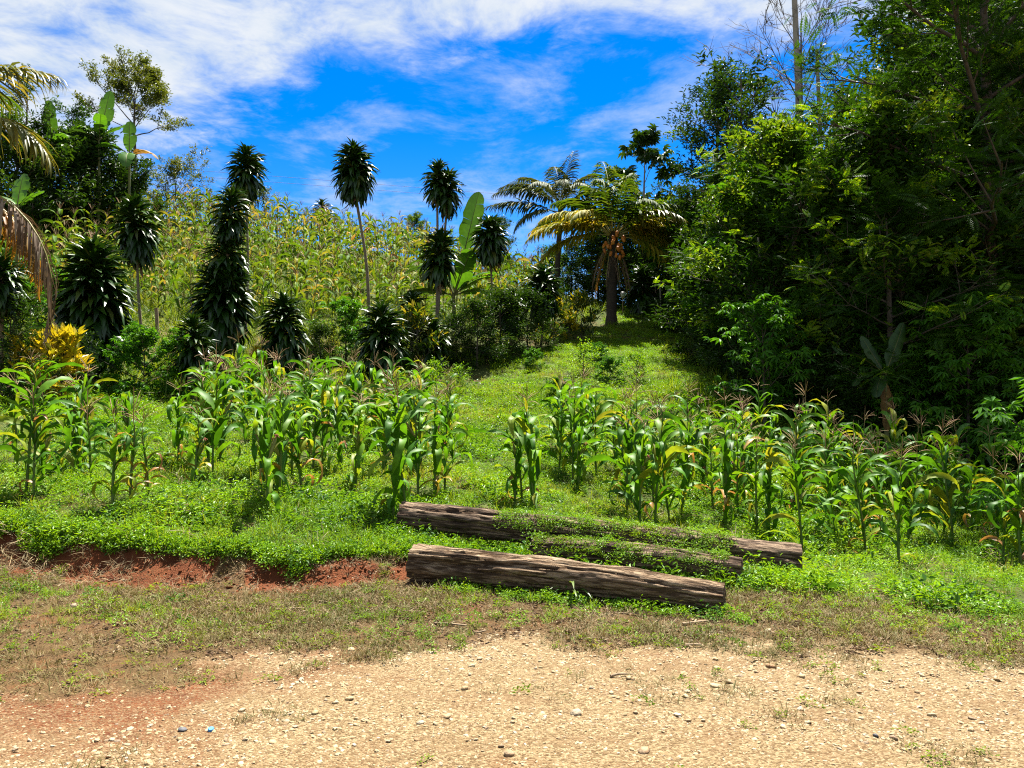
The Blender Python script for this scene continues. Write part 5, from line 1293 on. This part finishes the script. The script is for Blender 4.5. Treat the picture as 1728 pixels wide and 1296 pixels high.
STRAW = [tuft_mesh('straw', MAT['straw'], 24, .07, .22, .006, 360 + k, (-12, 40), (.1, -.9)) for k in range(3)]
def field(n, x0, x1, y0, y1, keep):
    X, Y = r.uniform(x0, x1, n), r.uniform(y0, y1, n)
    s = r.uniform(0, 1, n) < keep(X, Y)
    return X[s], Y[s]
def in_view(X, Y, m=1.6): return np.abs(X) < Y * .68 + m
log_segs = [(np.array(a[:2]), np.array(b[:2]), w) for a, b, w in ((LA, LB, .15), (RA, RB, .14), (MA, MB_, .10))]
def off_logs(X, Y):
    ok = np.ones(len(X), bool)
    for a, b, w in log_segs:
        ab = b - a; t = np.clip(((X - a[0]) * ab[0] + (Y - a[1]) * ab[1]) / (ab @ ab), 0, 1)
        ok &= np.hypot(X - a[0] - t * ab[0], Y - a[1] - t * ab[1]) > w
    return ok
def plot_keep(X, Y):
    fld = zones(X, Y)[2]
    thin = np.interp(Y, [6, 11, 16, 22], [1.0, .8, .45, .32])
    patchy = .30 + .70 * sstep(.30, .5, fbm(X * .9, Y * .9, 210, 3))
    lush = np.interp(Y, [6, 8, 30], [1, 1, 1])
    return (fld > .4) * thin * patchy * lush * in_view(X, Y) * off_logs(X, Y)
X, Y = field(34000, -12, 12, 5.5, 21, plot_keep)
scatter_on('plot_weeds', X, Y, r.uniform(.55, 1.3, len(X)) * (.75 + .5 * sstep(.35, .65, fbm(X * .8, Y * .8, 215, 3))) * np.interp(Y, [8, 16, 22], [1, 1.2, 1.7]), WEEDS, 'lush low weeds covering the maize plot')
X, Y = field(20000, -12, 12, 5.5, 21, lambda X, Y: plot_keep(X, Y) * (.35 + .65 * sstep(.4, .6, fbm(X * .7, Y * .7, 219, 3))))
scatter_on('plot_grass', X, Y, r.uniform(.6, 1.3, len(X)) * np.interp(Y, [8, 16, 22], [1, 1.2, 1.6]), GRASS, 'grass tufts among the weeds of the maize plot')
X, Y = field(1500, -10, 10, 6, 20, lambda X, Y: plot_keep(X, Y) * .6)
scatter_on('plot_straw', X, Y, r.uniform(.4, 1.0, len(X)), STRAW, 'dry stalks and straw among the weeds of the plot', .4, -.04)
# lip of the bank: leaves that overhang the red earth
X = r.uniform(-8, -.4, 1300); Y = bank_y(X) + np.abs(r.normal(0, .10, 1300)) +   .16 - .16 * sstep(.42, .62, fbm(X * 2.1, X * 0, 217, 3))
scatter_on('bank_weeds', X, Y, r.uniform(.5, .95, 1300), WEEDS, 'weeds overhanging the red bank', .45)
X = -1.2 - 6.8 * r.uniform(0, 1, 300) ** .55; Y = bank_y(X) + r.uniform(-.35, .12, 300)
scatter_on('bank_straw', X, Y, r.uniform(.4, 1.0, 300) * np.interp(X, [-8, -4, -1], [1.2, .9, .5]), STRAW, 'dry roots and straw hanging over the red bank', .5)
# the way up and the foot of the hill
def way_keep(X, Y):
    w = zones(X, Y)[4]
    return np.clip(w * 1.2, 0, 1) * in_view(X, Y) * np.interp(Y, [16, 20], [.3, 1])
X, Y = field(15000, -3, 13, 16, 43, way_keep)
scatter_on('path_grass', X, Y, r.uniform(.8, 1.6, len(X)), WEEDS[:4] + GRASS[:2], 'short grass on the way up to the palms')
def slope_keep(X, Y):
    px = CX + F_PX * X / Y
    return in_view(X, Y, 3) * (Y > 18.0) * np.interp(Y, [18, 27, 45], [1, .7, .35]) * (zones(X, Y)[4] < .2) * np.interp(px, [0, 640, 760, 1728], [1, 1, .5, .5])
X, Y = field(15000, -32, 20, 17.5, 44, slope_keep)
scatter_on('slope_grass', X, Y, r.uniform(.6, 1.25, len(X)), TALL, 'long grass and weeds on the foot of the hill')
X, Y = field(700, -12, -6, 19, 26, lambda X, Y: in_view(X, Y) * sstep(.42, .6, fbm(X * .5, Y * .5, 230, 2)))
scatter_on('mulch_straw', X, Y, r.uniform(1.2, 2.6, len(X)), STRAW, 'dry maize straw lying on the slope', .3)
# verge between road and plot
def verge_keep(X, Y):
    rd, bank, fld, earth, way = zones(X, Y)
    patch = sstep(.36, .60, fbm(X * 1.3, Y * 1.6, 240, 4))
    return (rd < .80) * (1 - .6 * rd) * (bank < .4) * (fld < .75) * (.22 + .78 * patch) * in_view(X, Y) * off_logs(X, Y)
X, Y = field(30000, -7.5, 7.5, 3.6, 8.8, verge_keep)
scatter_on('verge_grass', X, Y, r.uniform(.6, 1.35, len(X)), SHORT, 'short dry grass of the verge', .2)
def green_keep(X, Y):
    rd, bank, fld, earth, way = zones(X, Y)
    right = sstep(1.8, 3.6, X) * sstep(4.9, 5.8, Y) + .5 * sstep(-2.5, -4.5, X) * sstep(5.4, 6.4, Y)
    patch = sstep(.56, .70, fbm(X * 1.8, Y * 2.2, 250, 4))
    return (rd < .35) * (bank < .3) * np.clip(right * .8 + patch * .35, 0, 1) * in_view(X, Y) * off_logs(X, Y) * (fld < .8)
X, Y = field(9000, -7.5, 7.5, 3.8, 8.6, green_keep)
scatter_on('verge_weeds', X, Y, r.uniform(.35, .75, len(X)), WEEDS + GRASS, 'green weeds creeping over the verge', .2)
X, Y = field(2600, -4.5, 4.5, 3.0, 5.4, lambda X, Y: (zones(X, Y)[0] > .5) * sstep(.60, .72, fbm(X * 1.5, Y * 2.0, 260, 4)) * np.interp(X, [-4, -1, 0, 3], [1, .6, .25, .9]))
scatter_on('road_grass', X, Y, r.uniform(.5, 1.1, len(X)), SHORT, 'thin grass tufts growing in the gravel', .2)
X, Y = field(900, -3, 4.2, 5.2, 7.6, lambda X, Y: in_view(X, Y) * .35 * off_logs(X, Y))
scatter_on('verge_straw', X, Y, r.uniform(.25, .6, len(X)), STRAW, 'scraps of straw on the verge', .3)
LITTER = [clump_mesh('litter_leaves', MAT['litter'], 14, .10, .012, .035, T_OVAL, (-12, 14), 380 + k) for k in range(3)]
X, Y = field(2600, -4.5, 5.0, 4.9, 7.6, lambda X, Y: in_view(X, Y) * (zones(X, Y)[0] < .6) * (zones(X, Y)[2] < .6) * np.interp(X, [-4, -1.5, 0, 2.5, 4], [.3, .9, 1, .9, .2]))
scatter_on('leaf_litter', X, Y, r.uniform(.5, 1.2, len(X)), LITTER, 'brown dead leaf scraps on the verge below the logs', .15)
X = -.6 - 7.4 * r.uniform(0, 1, 900); Y = bank_y(X) + r.normal(-.18, .16, 900)
CLODS = []
for k in range(4):
    me = stone_mesh(k + 20); me.materials.clear(); me.materials.append(MAT['clod']); CLODS.append(me)
scatter_on('earth_clods', X, Y, np.clip(r.lognormal(math.log(.02), .6, 900), .008, .07), CLODS, 'crumbled red earth clods at the foot of the bank', .4)
# creepers on the logs
def on_log(A, B, ra, rb, u0, u1, n, meshes, name, label, lo=.15, hi=2.6):
    A, B = np.array(A), np.array(B); u = r.uniform(u0, u1, n); th = r.uniform(lo, hi, n)
    d = (B - A) / np.linalg.norm(B - A); side = np.cross(d, [0, 0, 1]); side /= np.linalg.norm(side)
    R = ra + (rb - ra) * u
    P = A + (B - A) * u[:, None] + (side * np.cos(th)[:, None] + np.array([0, 0, 1.0]) * np.sin(th)[:, None]) * (R * .97)[:, None]
    rot = np.stack([r.normal(0, .3, n), np.zeros(n), r.uniform(0, 6.28, n)], 1)
    scatter(name, P, rot, r.uniform(.35, .8, n), r.integers(0, len(meshes), n), meshes, label)
MOSS = [clump_mesh('moss_clump', MAT['grass'], 40, .11, .06, .028, T_OVAL, (-15, 45), 370 + k) for k in range(3)]
on_log(RA, RB, .172, .18, .28, .84, 300, WEEDS[:3] + MOSS, 'rear_log_creeper', 'creepers growing over the rear log', .2, 2.3)
on_log(MA, MB_, .13, .135, .0, .93, 300, MOSS + MOSS + WEEDS[:2], 'mossy_log_creeper', 'moss and creepers on the short log', .1, 2.7)
# weeds round the logs
A, B = np.array(RA), np.array(RB)
u = r.uniform(-.05, 1.05, 420); off = r.uniform(-.75, -.15, 420)
X, Y = A[0] + (B[0] - A[0]) * u, A[1] + (B[1] - A[1]) * u + off
s = off_logs(X, Y)
scatter_on('log_weeds', X[s], Y[s], r.uniform(.6, 1.2, s.sum()), WEEDS, 'weeds between the fallen logs', .2)
A, B = np.array(LA), np.array(LB); u = r.uniform(.1, 1.05, 110); X, Y = A[0] + (B[0] - A[0]) * u, A[1] + (B[1] - A[1]) * u - r.uniform(.14, .34, 110)
scatter_on('log_foot_weeds', X, Y, r.uniform(.3, .8, 110), WEEDS, 'small weeds in front of the front log', .2)

# ------------------------------------------------------------------ stones
STONES = [stone_mesh(k) for k in range(8)]
def road_keep(X, Y):
    rd, bank, fld, earth, way = zones(X, Y)
    gr = 1 - .80 * sstep(.40, .62, fbm(X * 1.1, Y * 1.1, 270, 3) * .55 + earth * .42)
    track = 1 - .6 * sstep(.52, .66, fbm(X * .35, Y * 2.4, 281, 3))
    return np.clip(rd * 1.1, .02, 1) * gr * track * in_view(X, Y, 1.5) * (Y < road_edge(X) + .8)
X, Y = field(98000, -5.4, 5.4, 2.8, 6.1, road_keep)
sz = np.clip(r.lognormal(math.log(.014), .50, len(X)), .006, .04)
scatter_on('gravel', X, Y, sz, STONES, 'pale gravel of the road', .3, .002, GROUND['gravel_road'])
X, Y = field(900, -3.6, 3.6, 3.0, 5.7, lambda X, Y: road_keep(X, Y) * .6)
X, Y = X[:300], Y[:300]; Z = H(X, Y)
for k in range(len(X)):
    s = float(np.clip(r.lognormal(math.log(.040), .28), .030, .08))
    obj('stone', STONES[k % 8], GROUND['gravel_road'], (X[k], Y[k], Z[k] + s * .08), (r.normal(0, .25), r.normal(0, .25), r.uniform(0, 6.28)), s)
# single finds
def rock(name, label, px, py, size, mat, cat='stone', flat=1.0):
    p = hit(px, py); me = STONES[2].copy(); me.materials.clear(); me.materials.append(mat)
    return tag(obj(name, me, None, p + np.array([0, 0, size * .12]), (.1, .1, px), (size, size, size * flat)), label, cat)
rock('pale_rock', 'pale lump of rock in the verge grass at left', 125, 1026, .085, plainmat('pale_rock', G(.42, .30, .20), G(.60, .48, .36), 6, .9), 'rock')
rock('slate_stone', 'dark grey flat stone on the road at left', 308, 1240, .055, MAT['stone_grey'], flat=.6)
rock('slate_stone', 'small black stone right beside the road edge at left', 128, 1126, .035, MAT['stone_grey'])
rock('slate_stone', 'dark stone among the gravel at lower right', 1478, 1252, .04, MAT['stone_grey'])
p = hit(356, 1236); g = Geo()
tube(g, [(0, 0, 0), (0, 0, .009), (0, 0, .011)], [.016, .015, .012], 20)
tag(obj('bottle_cap', g.mesh('bottle_cap', plainmat('blue_plastic', G(.05, .22, .50), G(.08, .30, .60), 10, .4)), None, p + np.array([0, 0, .004]), (.3, .1, 0)), 'small blue bottle cap lying on the gravel', 'bottle cap')
def stick(px, py, L, az, label, rad=.010, flat=False):
    p = hit(px, py); g = Geo(); rr_ = np.random.default_rng(int(px))
    P = smoothpath([(-L / 2, 0, 0), (-L * .1, rr_.normal(0, .05) * L, .006), (L / 2, rr_.normal(0, .03), rr_.uniform(0, .02))], 8)
    tube(g, P, np.linspace(rad, rad * .5, 8) * (1 + .2 * rr_.normal(0, 1, 8).clip(-1, 1)), 6)
    if L > .2: tube(g, [P[4], P[4] + np.array([.03, .04, .01]), P[4] + np.array([.07, .07, .0])], [rad * .5, rad * .4, rad * .2], 5)
    o = obj('dry_stick', g.mesh('dry_stick', MAT['stick']), None, p + np.array([0, 0, rad * .8]), (0, 0, math.radians(az)), (1, 1, .5 if flat else 1))
    tag(o, label, 'stick', 'dry sticks on the verge')
for a in ((555, 1022, .26, -38, 'pale dry stick lying left of the front log', .013, True), (490, 1030, .22, 20, 'flat bark piece left of the pale stick', .014, True), (575, 1045, .16, 5, 'dark short stick below the pale one', .008), (692, 1037, .24, -10, 'dry stick below the left end of the front log', .010),
          (760, 1058, .26, -18, 'dark curved stick in front of the front log', .011), (808, 1074, .10, -8, 'short dark stick at the gravel edge', .009), (770, 1022, .12, 0, 'small stick under the front log left half', .008), (1175, 1054, .22, 14, 'pale split stick below the right end of the front log', .016, True),
          (1062, 1040, .18, -30, 'thin stick right of the grass tuft', .007), (1050, 1145, .14, 2, 'dark stick alone on the gravel', .010), (1170, 1094, .11, -6, 'dark red-brown stick on the gravel edge', .012), (1385, 1068, .12, 40, 'whitish curled stick on the right verge', .012, True), (1000, 1082, .2, 4, 'thin straw-like stick along the gravel edge', .006)):
    stick(*a)
# spiky grass plant before the front log
p = hit(962, 1008); g = Geo(); rr_ = np.random.default_rng(55)
for k in range(13):
    g.spread(*t_strap(6, .085, .1, -1.3 - rr_.uniform(0, .9), .25, .3), frames(rdir(1, 35, 85, rr_), (0, 0, 1), None, rr_.uniform(.22, .42)), [(0, 0, 0)])
o = thing('spiky_grass', 'pale green spiky grass plant in front of the front log', 'plant', p); obj('leaf_tuft', g.mesh('leaf_tuft', leafmat('spiky_grass_leaf', [(0, G(.10, .18, .03)), (1, G(.18, .26, .06))], .3)), o, kind='stuff')
# stakes, board and wires by the palms
def post(px, d, top, rad, label, mat='palebark', name='fence_post'):
    p = on(px, d); h = at(px, top, d)[2] - p[2]; g = Geo()
    tube(g, smoothpath([(0, 0, -.3), (.02, 0, h * .5), (-.01, 0, h)], 8), np.linspace(rad, rad * .85, 8), 8)
    tag(obj(name, g.mesh(name, MAT[mat]), None, p), label, 'post')
post(1115, 33.5, 478, .04, 'thin pale stake right of the coconut palm'); post(1107, 34.5, 480, .035, 'thinner stake just left of the pale one'); post(1136, 36, 486, .04, 'stake at the edge of the wood beyond the palm')
post(262, 23.5, 520, .06, 'short broken brown stump on the slope between dracaenas', 'stick', 'broken_stump')
p = on(1052, 35); z = at(1052, 497, 35)[2]
g = Geo(); V = np.array([(x, y, zz) for x in (-.10, .10) for y in (-.012, .012) for zz in (-.14, .14)]); g.add(V, [(0, 1, 3, 2), (4, 6, 7, 5), (0, 4, 5, 1), (2, 3, 7, 6), (0, 2, 6, 4), (1, 5, 7, 3)])
o = thing('small_board', 'small white board on a stake behind the coconut palm', 'board', p); obj('board', g.mesh('board', plainmat('white_paint', G(.6, .6, .58), G(.75, .75, .72))), o, (0, 0, z - p[2]))
g = Geo(); tube(g, [(0, 0.03, -.2), (0, .03, z - p[2] + .1)], [.03, .03], 6); obj('stake', g.mesh('stake', MAT['stick']), o)
for k, (a, b, c) in enumerate((((-200, 250, 60), (470, 292, 64), (1150, 352, 70)), ((-200, 262, 60), (470, 302, 64), (1150, 362, 70)))):
    g = Geo(); tube(g, smoothpath([at(*a), at(*b) - np.array([0, 0, .3]), at(*c)], 30), [.014] * 30, 4)
    tag(obj('power_cable', g.mesh('power_cable', plainmat('cable', G(.10, .11, .14))), None), ('upper' if k == 0 else 'lower') + ' thin cable crossing the sky behind the dracaenas', 'cable')
